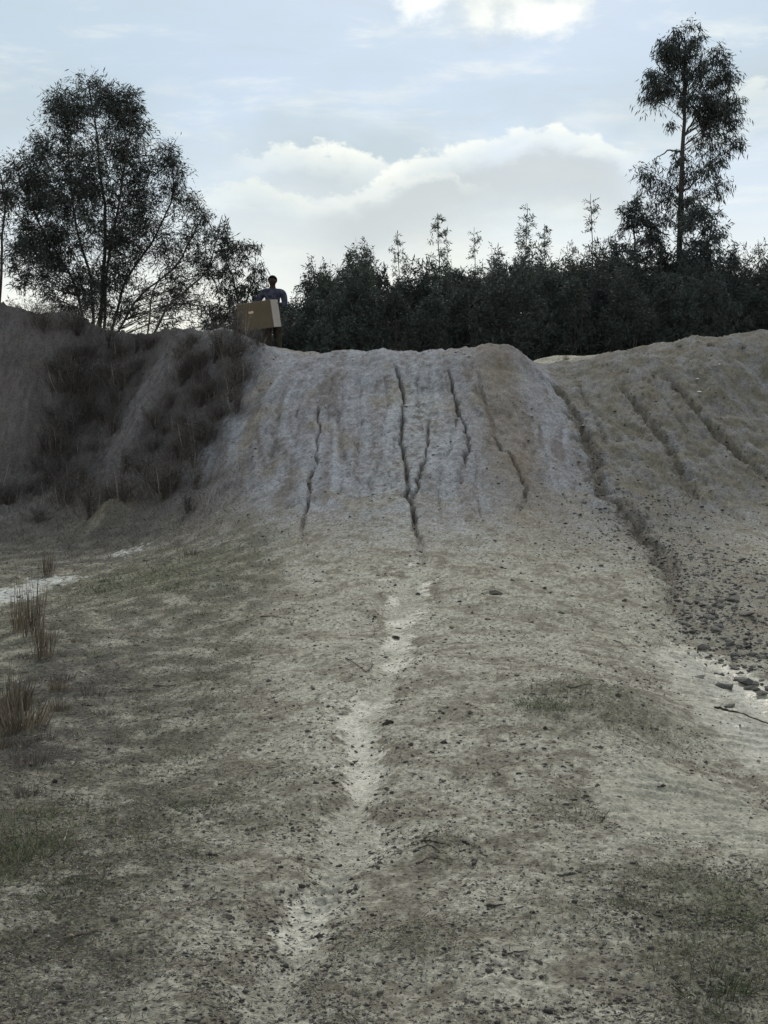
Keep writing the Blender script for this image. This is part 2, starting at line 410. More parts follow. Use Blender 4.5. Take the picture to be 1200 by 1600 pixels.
RILLS = [  # photo points, width m, depth m
    ([(612, 556), (626, 600), (630, 640), (627, 690), (634, 740), (640, 785), (652, 832), (662, 880)], 0.040, 0.17),
    ([(672, 640), (668, 690), (660, 735), (648, 770), (641, 790)], 0.034, 0.10),
    ([(700, 568), (708, 610), (716, 645), (734, 690), (727, 722), (716, 760)], 0.037, 0.14),
    ([(498, 610), (497, 670), (497, 720), (484, 760), (474, 812), (470, 850)], 0.032, 0.10),
    ([(766, 676), (790, 706), (812, 738), (824, 772), (806, 806)], 0.04, 0.09),
    ([(742, 570), (752, 610), (768, 660), (772, 690)], 0.045, 0.05),
    ([(540, 600), (528, 660), (540, 720), (560, 780)], 0.05, 0.04),
    ([(595, 700), (580, 760), (570, 830)], 0.06, 0.04),
    ([(445, 600), (430, 680), (420, 740)], 0.07, 0.05),
    ([(846, 586), (868, 606), (895, 640), (914, 682), (930, 730), (946, 775), (985, 812), (1030, 860), (1060, 930), (1080, 990)], 0.24, 0.17),
    ([(962, 596), (990, 630), (1020, 668), (1052, 716), (1076, 752), (1100, 800)], 0.17, 0.12),
    ([(1030, 575), (1070, 620), (1112, 672), (1160, 716), (1215, 756)], 0.19, 0.16),
    ([(180, 700), (150, 740), (120, 780)], 0.15, 0.08),
    ([(520, 575), (512, 640), (518, 700), (508, 770)], 0.03, 0.035), ([(560, 570), (566, 640), (556, 720), (552, 800)], 0.03, 0.035), ([(655, 570), (652, 620), (658, 690)], 0.03, 0.04),
    ([(690, 700), (684, 760), (690, 820)], 0.03, 0.035), ([(470, 600), (462, 690), (448, 770)], 0.04, 0.04), ([(745, 700), (742, 760), (756, 830)], 0.03, 0.035), ([(600, 580), (604, 640), (598, 690)], 0.03, 0.03),
    ([(716, 645), (704, 690), (700, 730)], 0.028, 0.05), ([(630, 640), (618, 680), (612, 740)], 0.028, 0.05), ([(835, 640), (850, 700), (858, 770)], 0.04, 0.04), ([(795, 600), (812, 660), (836, 730)], 0.04, 0.035),
    ([(900, 600), (935, 660), (960, 720)], 0.06, 0.05), ([(1010, 570), (1050, 640), (1085, 690)], 0.06, 0.05),
]
RW = []
for k, (pts, wd, dp) in enumerate(RILLS):
    q = []
    for a, b in zip(pts[:-1], pts[1:]):
        for s in np.linspace(0, 1, 9, endpoint=False):
            q.append(hit(a[0]+(b[0]-a[0])*s, a[1]+(b[1]-a[1])*s))
    q.append(hit(*pts[-1])); q = np.array(q)
    t = np.arange(len(q))
    q[:, 0] += 0.045*perlin(t*0.31+9, t*0+k*3.3, 5)+0.02*perlin(t*0.83, t*0+k*5.3, 6)
    RW.append((q, wd, dp))
def rill_carve(x, y):
    out = np.zeros_like(x); dark = np.zeros_like(x)
    for k, (q, wd, dp) in enumerate(RW):
        m = (x > q[:, 0].min()-3*wd) & (x < q[:, 0].max()+3*wd) & (y > q[:, 1].min()-3*wd) & (y < q[:, 1].max()+3*wd)
        if not m.any(): continue
        ax, ay = x[m], y[m]; best = np.full(ax.shape, 9.0); bt = np.zeros(ax.shape)
        for i in range(len(q)-1):
            d = q[i+1]-q[i]; L2 = max((d*d).sum(), 1e-9)
            t = np.clip(((ax-q[i, 0])*d[0]+(ay-q[i, 1])*d[1])/L2, 0, 1)
            dd = np.hypot(ax-q[i, 0]-t*d[0], ay-q[i, 1]-t*d[1])
            c = dd < best; best[c] = dd[c]; bt[c] = (i+t[c])/(len(q)-1)
        taper = sst(bt, 0, 0.12)*(1-0.75*sst(bt, 0.7, 1.0))
        ww = wd*(.7+.7*bt)*np.clip(0.85+0.6*perlin(ax*4.1, ay*2.1, 40+k)+.6*perlin(ax*15, ay*11, 41+k), .15, 1.8)
        prof = 1-sst(best, ww*(0.35 if wd < .1 else 0.0), ww)
        prof = prof*taper*(0.75+0.5*perlin(ax*7, ay*3, 60+k))
        out[m] = np.minimum(out[m], -dp*prof)
        dark[m] = np.maximum(dark[m], prof*min(1, dp/0.12))
    return out, dark

def detail(x, y, hbase):
    """relief on top of the big shape; returns height and material masks"""
    slope = sst(hbase, 1.15, 1.9)*(1-sst(y, 15.5*K, 17*K))          # face of the bank
    leftc = sst(-x, 3.0+0.25*perlin(y*0.9, x*0.9, 71), 4.1)*slope
    near = 1-slope
    far = 1-sst(y, 17*K, 22*K)
    h = 0.05*fbm(x*0.9, y*0.9, 1, 3)*far + 0.018*fbm(x*3.7, y*3.7, 2, 4)
    rough = 0.5+0.5*sst(fbm(x*1.3, y*1.1, 3, 3), -0.25, 0.35)
    crumb = (1-.75*slope)*(0.35-np.abs(perlin(x*13, y*13, 4))+0.6*(0.3-np.abs(perlin(x*29+3, y*29, 5))))
    h = h+0.016*rough*crumb+0.0055*rough*perlin(x*62, y*62, 6)+0.012*rough*np.maximum(0, perlin(x*8.5, y*8.5, 7)-.15)
    # erosion flutes running down the face
    wig = 0.35*perlin(x*0.8, y*0.4, 9)
    fl = fbm((x+wig)*2.4, y*0.27, 10, 3)+0.6*fbm((x+wig)*7.5, y*0.6, 11, 3)
    bil = 0.3-np.abs(perlin(x*9, y*7, 17))+.5*(.3-np.abs(perlin(x*21, y*17, 18)))
    h = h+slope*(0.055*fl+0.05*fbm(x*2.6, y*2.0, 12, 5, .5)+0.010*bil+0.006*perlin(x*38, y*30, 19)+.02*np.maximum(0, perlin(x*11, y*9, 20)-.25))
    h = h+leftc*(0.20*fbm(x*1.15, y*1.1, 14, 5, .6)+0.16*(.3-np.abs(fbm(x*2.4, y*1.8, 15, 5, .6)))+.05*bil)
    rightc = sst(x, 2.6, 3.6)*slope
    h = h+rightc*(0.10*fbm(x*1.7, y*1.5, 16, 5, .55)+.03*bil)
    return h, slope, leftc, rightc

def lumps(x, y):
    h = np.zeros_like(x)
    for px, py, rx, ry, a in ((935, 1095, 110, 40, .085), (880, 1190, 120, 45, .05), (1010, 1200, 110, 35, .05), (680, 1330, 55, 28, .035), (500, 1150, 60, 60, .04), (470, 1260, 70, 60, .035),
                              (640, 1490, 130, 45, .03), (900, 1420, 160, 40, .02), (250, 930, 110, 30, .07), (60, 1160, 90, 60, .06), (170, 815, 35, 16, .22), (980, 800, 60, 14, .10),
                              (60, 1010, 90, 40, .05), (1130, 590, 60, 40, .14), (385, 545, 40, 14, .10), (340, 528, 32, 8, .12), (925, 760, 40, 30, -.05), (1060, 1290, 150, 40, -.04), (1140, 1050, 90, 60, -.08), (170, 818, 30, 12, .10)):
        h = h+a*blob(x, y, px, py, rx, ry)
    # shallow washed channel winding down the path
    ch = np.array([hit(*p) for p in ((650, 860), (628, 960), (600, 1040), (560, 1130), (565, 1230), (540, 1330), (490, 1400), (440, 1500), (420, 1590))])
    cy = ch[:, 1][::-1]; cx = ch[:, 0][::-1]
    c = np.interp(y, cy, cx)+0.07*perlin(y*1.1, y*0, 81)+.04*perlin(y*3.2, y*0, 84)
    wd = np.maximum(.05, 0.075+0.012*y+0.09*perlin(y*1.1, y*0+4, 82)+.05*perlin(x*3, y*3, 83))
    chan = np.exp(-((x-c)/wd)**2)*(1-sst(y, 7.6*K, 9.2*K))
    h = h-0.06*chan
    h = h-0.55*np.exp(-((x+7.2)/1.4)**2-((y-25.4)/2.6)**2)-0.22*np.exp(-((x-7.0)/1.6)**2-((y-25.2)/2.4)**2)
    return h, chan

def ground_all(x, y):
    b = hc(x, y)
    d, slope, leftc, rightc = detail(x, y, b)
    l, chan = lumps(x, y)
    r, rd = rill_carve(x, y)
    wet = np.clip(1.2*blob(x, y, 1130, 1060, 80, 60)+1.2*blob(x, y, 1180, 1140, 70, 70)+blob(x, y, 1100, 1265, 130, 60)+blob(x, y, 1190, 1150, 60, 40)+0.8*blob(x, y, 1000, 1260, 70, 30), 0, 1)
    wet = np.clip(wet*1.25+0.35*fbm(x*3, y*3, 33, 3)*(wet > .1), 0, 1)
    wl = np.clip(blob(x, y, 20, 930, 50, 14)+0.6*blob(x, y, 200, 862, 40, 8)+.6*blob(x, y, 90, 905, 60, 8), 0, 1)
    rip = np.clip(sst(wet, 0.4, 0.8)+0.9*sst(chan, 0.55, 0.9)*sst(perlin(x*2.5, y*1.6, 35), -0.05, 0.3), 0, 1)
    ph = y*2*np.pi/0.15+2.6*perlin(x*3, y*1.5, 36)+1.3*perlin(x*9, y*5, 37)
    flat = np.clip(0.75*wet+0.6*chan+.6*wl, 0, 0.85)*(1-slope)
    h = b+d*(1-flat)+l+r+rip*(1-slope)*0.020*np.maximum(0, np.sin(ph))**1.3*sst(perlin(x*3, y*9, 39), -.6, -.05)*(0.5+0.8*sst(perlin(x*3, y*3, 38), -.3, .4))
    return h, dict(slope=slope, leftc=leftc, rightc=rightc, chan=chan, rill=rd, wet=wet, wl=wl, base=b)

TH, MK = ground_all(TX, TY)
# grass / litter masks, shared by the soil colour and the scattering
def veg_masks(x, y, mk):
    n1 = fbm(x*1.5, y*1.5, 51, 4); n2 = fbm(x*3.1, y*3.1, 52, 4); n3 = fbm(x*0.7, y*0.7, 53, 3)
    left = sst(-(x+0.07*y/K), 0.22+0.30*n1, 0.95+0.4*n1)*(1-mk['slope']*0.9)
    yk = y/K
    left = left*sst(yk, 1.9, 3.0)+0.55*sst(n1, -.1, .25)*(1-sst(yk, 1.9, 3.0))
    rb = sst(x-0.135*(yk-2.2), 0.55, 1.15)*(1-sst(yk, 3.0, 3.9))
    p = (0.9*blob(x, y, 900, 1110, 110, 45)+0.8*blob(x, y, 890, 1270, 80, 40)+0.8*blob(x, y, 250, 910, 130, 36)+0.7*blob(x, y, 690, 1330, 60, 30)+0.6*blob(x, y, 640, 1480, 160, 40)
         +0.7*blob(x, y, 420, 1260, 90, 50)+0.5*blob(x, y, 980, 1130, 90, 40)+0.6*blob(x, y, 1030, 1400, 160, 40)+0.6*blob(x, y, 860, 1440, 160, 25)+.5*blob(x, y, 860, 960, 80, 14))
    g = np.clip(left*0.85+rb*0.8+p, 0, 1)
    g = g*(.35+.65*sst(n2+0.5*n1+.5*fbm(x*9, y*9, 54, 3), -0.35, 0.2))*(1-sst(mk['wet'], .3, .7))*(1-sst(mk['chan'], .35, .8))*(1-mk['rill'])*(1-sst(mk['wl'], .3, .7))
    return g, left, n1, n2, n3
VG, VLEFT, n1, n2, n3 = veg_masks(TX, TY, MK)

def mixa(c, col, k): return c*(1-k[..., None])+np.array(col)[None, None, :]*k[..., None]
PALE = lin(194, 188, 173); CLAY = lin(172, 165, 150); BROWN = lin(128, 119, 104); PURP = lin(139, 137, 142); DARKS = lin(88, 84, 74); OLIVE = lin(110, 107, 90); SHADED_EARTH = lin(82, 77, 78); OCHRE = lin(140, 126, 98)
c = np.zeros(TX.shape+(3,))+np.array(CLAY)
f1 = fbm(TX*2.2, TY*2.2, 101, 5); f2 = fbm(TX*9, TY*9, 102, 4); f3 = fbm(TX*30, TY*30, 103, 3)
c = mixa(c, PALE, sst(f1+.4*f2, 0.0, 0.25)*0.8)
c = mixa(c, BROWN, sst(f1+0.8*f2, 0.02, -0.34)*0.75)
sl = MK['slope']
stre = fbm((TX+0.3*perlin(TX*.8, TY*.4, 9))*3.3, TY*0.32, 104, 5, 0.6)
stre2 = fbm((TX+0.3*perlin(TX*.8, TY*.4, 9))*8.0, TY*0.6, 105, 4, 0.6)
cs = np.zeros_like(c)+np.array(PURP)  # slope clay, with part of its purplish shade tint painted in
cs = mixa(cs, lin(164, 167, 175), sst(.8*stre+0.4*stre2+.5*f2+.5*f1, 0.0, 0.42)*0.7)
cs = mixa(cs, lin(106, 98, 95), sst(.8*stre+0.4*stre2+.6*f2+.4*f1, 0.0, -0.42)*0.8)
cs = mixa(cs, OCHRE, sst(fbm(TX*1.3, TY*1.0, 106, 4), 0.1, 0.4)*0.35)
cs = mixa(cs, lin(114, 107, 93), MK['rightc']*(0.55+0.4*sst(f1, .2, -.3)))
cs = mixa(cs, lin(118, 104, 86), np.clip(blob(TX, TY, 775, 575, 45, 40), 0, 1)*.7)
cs = mixa(cs, lin(176, 178, 178), np.clip(blob(TX, TY, 655, 660, 50, 90)+.8*blob(TX, TY, 600, 770, 40, 60), 0, 1)*.6*sst(f2, -.4, .2))
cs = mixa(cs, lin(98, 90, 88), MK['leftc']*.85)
mass = np.clip(blob(TX, TY, 150, 600, 60, 60)+blob(TX, TY, 150, 690, 70, 60)+blob(TX, TY, 325, 610, 55, 60)+.8*blob(TX, TY, 280, 690, 60, 45)+.7*blob(TX, TY, 230, 545, 80, 20), 0, 1)
stk = np.clip(sum(blob(TX, TY, 262-i*14, 560+i*26, 20, 22) for i in range(9)), 0, 1)
mass = mass*(1-.8*stk)
cs = mixa(cs, SHADED_EARTH, np.clip(mass*(.9+.9*f1)+MK['leftc']*np.clip(.1+fbm(TX*1.6, TY*1.6, 107, 4), 0, .6), 0, .95))  # dark eroded earth of the left bank, its shade painted in too
cs = mixa(cs, lin(124, 119, 120), stk*np.clip(.45+.9*f2+.5*f1, 0, .8))
cs = mixa(cs, lin(150, 132, 118), np.clip(1.3*blob(TX, TY, 170, 818, 34, 14), 0, 1))
footgap = 1-np.clip(blob(TX, TY, 170, 818, 34, 14), 0, 1)
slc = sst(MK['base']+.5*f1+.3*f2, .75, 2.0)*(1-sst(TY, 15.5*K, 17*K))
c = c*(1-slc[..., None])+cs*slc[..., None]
c = mixa(c, PALE, np.clip(sst(MK['chan']+.7*f2+.4*f1+.3*f3, .40, .52)*.6, 0, 1)*(1-sl))
c = mixa(c, OLIVE, VG*0.8)
grit = sst(fbm(TX*21, TY*21, 120, 3)+.5*f2+.35*f1, .12, .42)*(1-.6*sst(MK['chan'], .4, .9))*(1-sl*.5)
c = mixa(c, lin(100, 95, 82), grit*.6)
gp = np.clip(blob(TX, TY, 250, 905, 120, 24)+blob(TX, TY, 15, 1330, 60, 40)+.6*blob(TX, TY, 1150, 1430, 70, 60), 0, 1)
c = mixa(c, lin(92, 99, 66), gp*np.clip(.55+f2+.6*f1, 0, .9))
c = mixa(c, DARKS, VLEFT*(1-sl)*sst(n2+.5*f2, -0.2, 0.3)*0.6)
foot = np.clip(blob(TX, TY, 60, 825, 150, 40)+blob(TX, TY, 240, 820, 130, 36)+.7*blob(TX, TY, 330, 790, 50, 50), 0, 1)
c = mixa(c, lin(98, 91, 86), foot*footgap*np.clip(.62+.7*f1+.4*f2, 0, .95))
foot = foot*footgap
dk = np.clip(blob(TX, TY, 90, 1080, 130, 80)+.8*blob(TX, TY, 60, 1180, 110, 40)+.6*blob(TX, TY, 120, 870, 160, 26), 0, 1)
c = mixa(c, lin(78, 73, 70), dk*np.clip(.7+.8*n2+.5*f2, 0, .95))
rub = np.clip(blob(TX, TY, 990, 815, 60, 28)+blob(TX, TY, 1060, 860, 70, 40)+.9*blob(TX, TY, 1140, 900, 110, 80)+.5*blob(TX, TY, 1050, 800, 80, 30)+.7*blob(TX, TY, 1130, 990, 80, 50)+.4*blob(TX, TY, 900, 840, 70, 40), 0, 1)*sst(f2+.5*f1, -.35, .2)
c = mixa(c, lin(112, 106, 100), rub*0.7)
c = mixa(c, lin(100, 91, 80), sst(MK['rill'], .1, .6)*0.7)
c = mixa(c, lin(170, 164, 148), sst(MK['wet']+.3*f2, .35, .75)*.75)
c = mixa(c, lin(196, 196, 190), sst(MK['wl']+.6*f2, .35, .6)*.8)
c = c*(1+0.30*f3+0.26*f2)[..., None]
# plateau: pale sandy top with dry patches
c = np.clip(c, 0.01, 0.8)

nr, nc = TX.shape
idx = np.arange(nr*nc).reshape(nr, nc)
quads = np.stack([idx[:-1, :-1], idx[:-1, 1:], idx[1:, 1:], idx[1:, :-1]], -1).reshape(-1, 4)
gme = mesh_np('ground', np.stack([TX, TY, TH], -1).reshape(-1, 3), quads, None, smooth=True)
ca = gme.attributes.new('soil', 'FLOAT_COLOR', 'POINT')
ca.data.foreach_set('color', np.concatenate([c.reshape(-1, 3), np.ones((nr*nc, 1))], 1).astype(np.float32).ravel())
wa = gme.attributes.new('damp', 'FLOAT', 'POINT')
wa.data.foreach_set('value', np.clip(sst(MK['wet']+.5*f2, .35, .8)*(.35+.65*np.clip(blob(TX, TY, 1140, 1060, 100, 100)+blob(TX, TY, 1190, 1150, 60, 40), 0, 1))+.62*sst(MK['chan']+.7*f2+.4*f1+.3*f3, .48, .6)*sst(perlin(TX*2.5, TY*1.1, 35), -.1, .1)+sst(MK['wl'], .4, .8), 0, 1).astype(np.float32).ravel())
gm = bpy.data.materials.new('soil'); gm.use_nodes = True
t = NT(gm.node_tree); t.n.clear()
at_c = t.node('ShaderNodeAttribute', attribute_name='soil').outputs['Color']
at_w = t.node('ShaderNodeAttribute', attribute_name='damp').outputs['Fac']
co = t.node('ShaderNodeTexCoord').outputs['Object']
nf = t.noise(co, 38, 6, 0.7); ng = t.noise(co, 140, 3, 0.6); nh = t.noise(co, 11, 5, 0.65)
sp = t.smooth(ng, 0.57, 0.68)
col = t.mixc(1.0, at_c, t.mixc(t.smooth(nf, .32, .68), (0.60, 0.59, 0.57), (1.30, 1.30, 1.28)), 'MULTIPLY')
col = t.mixc(t.math('MULTIPLY', sp, 0.45), col, (0.10, 0.09, 0.075))
pp = t.node('ShaderNodeBsdfPrincipled'); t.put(pp.inputs['Base Color'], col)
t.put(pp.inputs['Roughness'], t.math('SUBTRACT', 0.95, t.math('MULTIPLY', t.math('MULTIPLY', at_w, 0.60), t.smooth(nh, 0.2, 0.5))))
t.put(pp.inputs['Specular IOR Level'], t.math('ADD', 0.2, t.math('MULTIPLY', at_w, 0.12)))
bp = t.node('ShaderNodeBump'); bp.inputs['Strength'].default_value = 0.9; bp.inputs['Distance'].default_value = 0.02
t.put(bp.inputs['Height'], t.math('MULTIPLY', t.math('ADD', nf, t.math('MULTIPLY', ng, 0.35)), t.math('SUBTRACT', 1.0, t.math('MULTIPLY', at_w, 0.8))))
t.l.new(bp.outputs[0], pp.inputs['Normal'])
go = t.node('ShaderNodeOutputMaterial'); t.l.new(pp.outputs[0], go.inputs[0])
gme.materials.append(gm)
ground = tag(obj('ground', gme), kind='structure')

def gz(x, y):
    """ground height as built"""
    x = np.atleast_1d(np.asarray(x, float)); y = np.atleast_1d(np.asarray(y, float))
    j = np.clip(np.searchsorted(YS, y)-1, 0, nr-2)
    b = np.clip((y-YS[j])/(YS[j+1]-YS[j]), 0, 1)
    u = x/(WY[j]*(1-b)+WY[j+1]*b)
    i = np.clip(np.searchsorted(U, u)-1, 0, nc-2); a = np.clip((u-U[i])/(U[i+1]-U[i]), 0, 1)
    return (TH[j, i]*(1-a)+TH[j, i+1]*a)*(1-b)+(TH[j+1, i]*(1-a)+TH[j+1, i+1]*a)*b
def gmask(x, y, A):
    j = np.clip(np.searchsorted(YS, y)-1, 0, nr-2); u = x/WY[j]
    i = np.clip(np.searchsorted(U, u)-1, 0, nc-2); return A[j, i]
def spot(px, py):
    x, y = hit(px, py); return x, y, float(gz(x, y)[0])

# ------------------------------------------------------------------ plant building blocks
def unit(v): return v/np.maximum(np.linalg.norm(v, axis=-1, keepdims=True), 1e-9)
def leaves_mesh(name, Pn, D, L, Wd, material, seed=0):
    """lanceolate leaves: diamond blades at points Pn along directions D"""
    r = np.random.default_rng(seed); n = len(Pn)
    D = unit(D); side = unit(np.cross(D, unit(r.normal(size=(n, 3)))))
    nrm = np.cross(D, side)
    L = np.broadcast_to(L, n)[:, None]; Wd = np.broadcast_to(Wd, n)[:, None]
    a = Pn; b = Pn+D*L*0.42+side*Wd*0.5+nrm*L*0.05; cc = Pn+D*L; d = Pn+D*L*0.42-side*Wd*0.5+nrm*L*0.05
    V = np.stack([a, b, cc, d], 1).reshape(-1, 3)
    Fq = np.arange(4*n).reshape(n, 4)
    return mesh_np(name, V, Fq, material)
class Tubes:
    def __init__(self, sides=5): self.V = []; self.F = []; self.n = 0; self.s = sides
    def add(self, pts, rad, sides=None):
        s = sides or self.s
        pts = np.asarray(pts, float); m = len(pts); rad = np.broadcast_to(rad, m)
        tg = unit(np.gradient(pts, axis=0))
        ref = np.array([0.31, 0.95, 0.05]) if abs(tg[0] @ np.array([0.31, 0.95, 0.05])) < 0.9 else np.array([1., 0, 0])
        u = unit(np.cross(tg, ref)); v = np.cross(tg, u)
        ang = np.arange(s)*2*np.pi/s
        ring = pts[:, None]+rad[:, None, None]*(np.cos(ang)[None, :, None]*u[:, None]+np.sin(ang)[None, :, None]*v[:, None])
        V = np.concatenate([ring.reshape(-1, 3), pts[:1], pts[-1:]])
        i = np.arange(m-1)[:, None]*s; k = np.arange(s)[None, :]; k2 = (k+1) % s
        q = np.stack([i+k, i+k2, i+s+k2, i+s+k], -1).reshape(-1, 4)+self.n
        kk = np.arange(s); k2 = (kk+1) % s
        c0 = np.stack([np.full(s, m*s), k2, kk, kk], -1)[:, :3]+self.n
        c1 = np.stack([np.full(s, m*s+1), (m-1)*s+kk, (m-1)*s+k2], -1)+self.n
        self.V.append(V); self.F.append((q, np.concatenate([c0, c1]))); self.n += len(V)
    def mesh(self, name, material):
        return mesh_np(name, np.concatenate(self.V), [np.concatenate([f[0] for f in self.F]), np.concatenate([f[1] for f in self.F])], material, smooth=True)
def wobble(a, b, n, amp, r, sag=0.0):
    a, b = np.asarray(a, float), np.asarray(b, float); t = np.linspace(0, 1, n)[:, None]
    L = np.linalg.norm(b-a); p = a+(b-a)*t
    off = r.normal(size=(n, 3))*amp*L; off = np.cumsum(off, 0)*0.5; off -= off[:1]*(1-t)+off[-1:]*t
    p = p+off; p[:, 2] += sag*L*4*(t*(1-t))[:, 0]
    return p

def foliage(stems, centers, radii, nleaf, leafL, leafW, droop, r, twigs=7, stem_r=0.012, branch_rise=0.35):
    """branches from the stems to each leaf clump and twigs with leaves through the clump"""
    br = Tubes(3); SP = np.concatenate([s for s in stems])
    Pn, D, LL = [], [], []
    for cidx, (cc, rad, nl) in enumerate(zip(centers, radii, nleaf)):
        hd = np.hypot(SP[:, 0]-cc[0], SP[:, 1]-cc[1])
        want = cc[2]-branch_rise*hd
        cost = np.abs(SP[:, 2]-want)+0.55*hd+np.where(SP[:, 2] > cc[2], 2.0, 0)
        s = SP[int(np.argmin(cost))]
        bpts = wobble(s, cc, 7, 0.03, r, 0.05)
        L = np.linalg.norm(cc-s)
        br.add(bpts, np.linspace(stem_r*(0.6+0.5*L), 0.005, 7))
        per = max(1, int(nl/twigs))
        for k in range(twigs):
            e = r.normal(size=3); e = e/np.linalg.norm(e)*rad*r.uniform(0.55, 1.1); e[2] -= droop*rad*0.55
            st = bpts[r.integers(4, 7)]
            tp = wobble(st, cc+e, 5, 0.05, r, 0.08*np.sign(droop+1e-6))
            br.add(tp[::2], np.linspace(0.005, 0.002, 3), 3)
            tt = r.uniform(0.15, 1.0, per)*4; ii = np.minimum(tt.astype(int), 3); fr = (tt-ii)[:, None]
            pp = tp[ii]*(1-fr)+tp[ii+1]*fr+r.normal(size=(per, 3))*rad*0.16
            dd = unit(tp[ii+1]-tp[ii])*0.7+r.normal(size=(per, 3))*0.55
            dd[:, 2] -= droop
            Pn.append(pp); D.append(dd); LL.append(r.uniform(0.6, 1.25, per)*leafL)
    Pn, D, LL = np.concatenate(Pn), np.concatenate(D), np.concatenate(LL)
    return br, (Pn, D, LL, LL*(leafW/leafL))

def env_points(rows, n, d, r, depth=0.75, ybias=0.0, thin=None, freq=1.5):
    """points through a crown whose outline is known row by row: rows of (py, [(x0,x1,weight),...]) seen at distance d"""
    segs = []; wts = []
    for k, (py, rs) in enumerate(rows):
        for x0, x1, wt in rs: segs.append((py, x0, x1)); wts.append((x1-x0)*wt)
    wts = np.array(wts)/sum(wts); out = []
    for q in r.choice(len(segs), n if thin is None else n*4, p=wts):
        if len(out) >= n: break
        py, x0, x1 = segs[q]
        py = py+r.uniform(-14, 14)
        s = r.uniform(-1, 1); mx = 0.5*(x0+x1); hw = 0.5*(x1-x0)
        px = mx+hw*s
        dep = hw/F*d*K*depth*math.sqrt(max(0.05, 1-s*s))*r.uniform(-1, 1)
        c_ = P(px, py, d, dep+ybias)
        if thin is not None and float(perlin(c_[0]*freq+c_[1]*.9, c_[2]*freq-c_[1]*.6, 300)) < thin+r.normal()*.06: continue
        out.append(c_)
    return np.array(out)

def tree_parts(root, trunk_list, br, lv, bark, leafm, seed):
    """trunks one mesh each; limbs and crown one part each; root is an Empty at the tree's base"""
    o = np.array(root.location)
    for pts, rad in trunk_list:
        tb = Tubes(8); tb.add(np.asarray(pts)-o, rad); obj('trunk', tb.mesh('trunk', bark), root)
    br.V = [v-o for v in br.V]
    tag(obj('limbs', br.mesh('limbs', bark), root), kind='stuff')
    obj('crown', leaves_mesh('crown', lv[0]-o, lv[1], lv[2], lv[3], leafm, seed), root)

def PX(px, py, d, dy=0.0): return np.array(P(px, py, d, dy))

# ------------------------------------------------------------------ the big many-stemmed tree on the left bank
r = np.random.default_rng(3)
d0 = 16.6
def ground_at(px, d): d = d*K; x = (px-600)/F*d; return np.array([x, d, float(gz(x, d)[0])])
def stem(pts, d, r, dy=0.0, base=None):
    """polyline through photo points, leaning dy metres in depth by its top"""
    q = [base if base is not None else ground_at(pts[0][0], d)]
    m = len(pts)
    for k, (px, py) in enumerate(pts[1:], 1): q.append(PX(px, py, d, dy*k/(m-1)))
    q = np.array(q); tt = np.linspace(0, len(q)-1, 22); i = np.minimum(tt.astype(int), len(q)-2); f = (tt-i)[:, None]
    p = q[i]*(1-f)+q[i+1]*f
    return p+np.cumsum(r.normal(size=p.shape)*0.012, 0)
bl = ground_at(155, d0)
stems = [stem(s, d0, r, dy, bl+np.array([ox, oy, -0.05])) for s, dy, ox, oy in (
    ([(155, 510), (158, 430), (160, 330), (150, 220), (140, 130)], 0.3, 0, 0),
    ([(160, 510), (168, 420), (190, 320), (205, 230), (210, 170)], -0.6, .08, -.05),
    ([(150, 510), (138, 430), (112, 340), (95, 250), (88, 180)], 0.7, -.1, .06),
    ([(145, 510), (118, 440), (80, 370), (48, 300), (38, 270)], -0.5, -.16, -.05),
    ([(165, 510), (185, 450), (235, 370), (262, 300), (262, 250)], 0.6, .15, .05),
    ([(170, 510), (215, 470), (275, 420), (305, 370), (315, 345)], -0.3, .2, 0))]
rows = [(140, [(112, 178, 1.3)]), (155, [(84, 205, 1.3)]), (172, [(76, 215, 1.2)]), (190, [(74, 225, 1.1)]), (215, [(62, 250, 1)]), (240, [(48, 210, 1.2), (210, 272, 1.1)]),
        (265, [(18, 215, 1.2), (215, 284, 1.1)]), (290, [(4, 215, 1.2), (215, 294, 1.05)]), (315, [(2, 220, 1.3), (220, 306, 1.0)]), (340, [(6, 225, 1.3), (225, 325, 1.0)]),
        (365, [(10, 215, 1.3), (215, 334, 1.0)]), (390, [(14, 205, 1.2), (205, 336, .95)]), (415, [(18, 190, 1.1), (190, 334, .85)]), (440, [(28, 170, .8), (170, 330, .8)]),
        (465, [(60, 328, .6)]), (488, [(100, 332, .6)])]
cen = env_points(rows, 760, d0, r, 0.7, thin=-.26, freq=1.25)
rad = r.uniform(0.20, 0.42, len(cen))*np.where(r.uniform(size=len(cen)) < .12, 1.5, 1)
left_side = cen[:, 0] < (215-600)/F*d0*K
nl = np.where(left_side, r.integers(56, 104, len(cen)), r.integers(30, 62, len(cen)))
br, lv = foliage(stems, cen, rad, nl, 0.12, 0.022, 0.28, r, 9, 0.006)
root = tag(empty('tree', tuple(bl)), 'large bushy many-stemmed tree standing on top of the left bank', 'tree', 'trees along the crest')
tree_parts(root, [(s, np.linspace(a, 0.012, len(s))) for s, a in zip(stems, (.05, .036, .036, .03, .032, .028))], br, lv, M['bark'], M['leaf_dark'], 1)

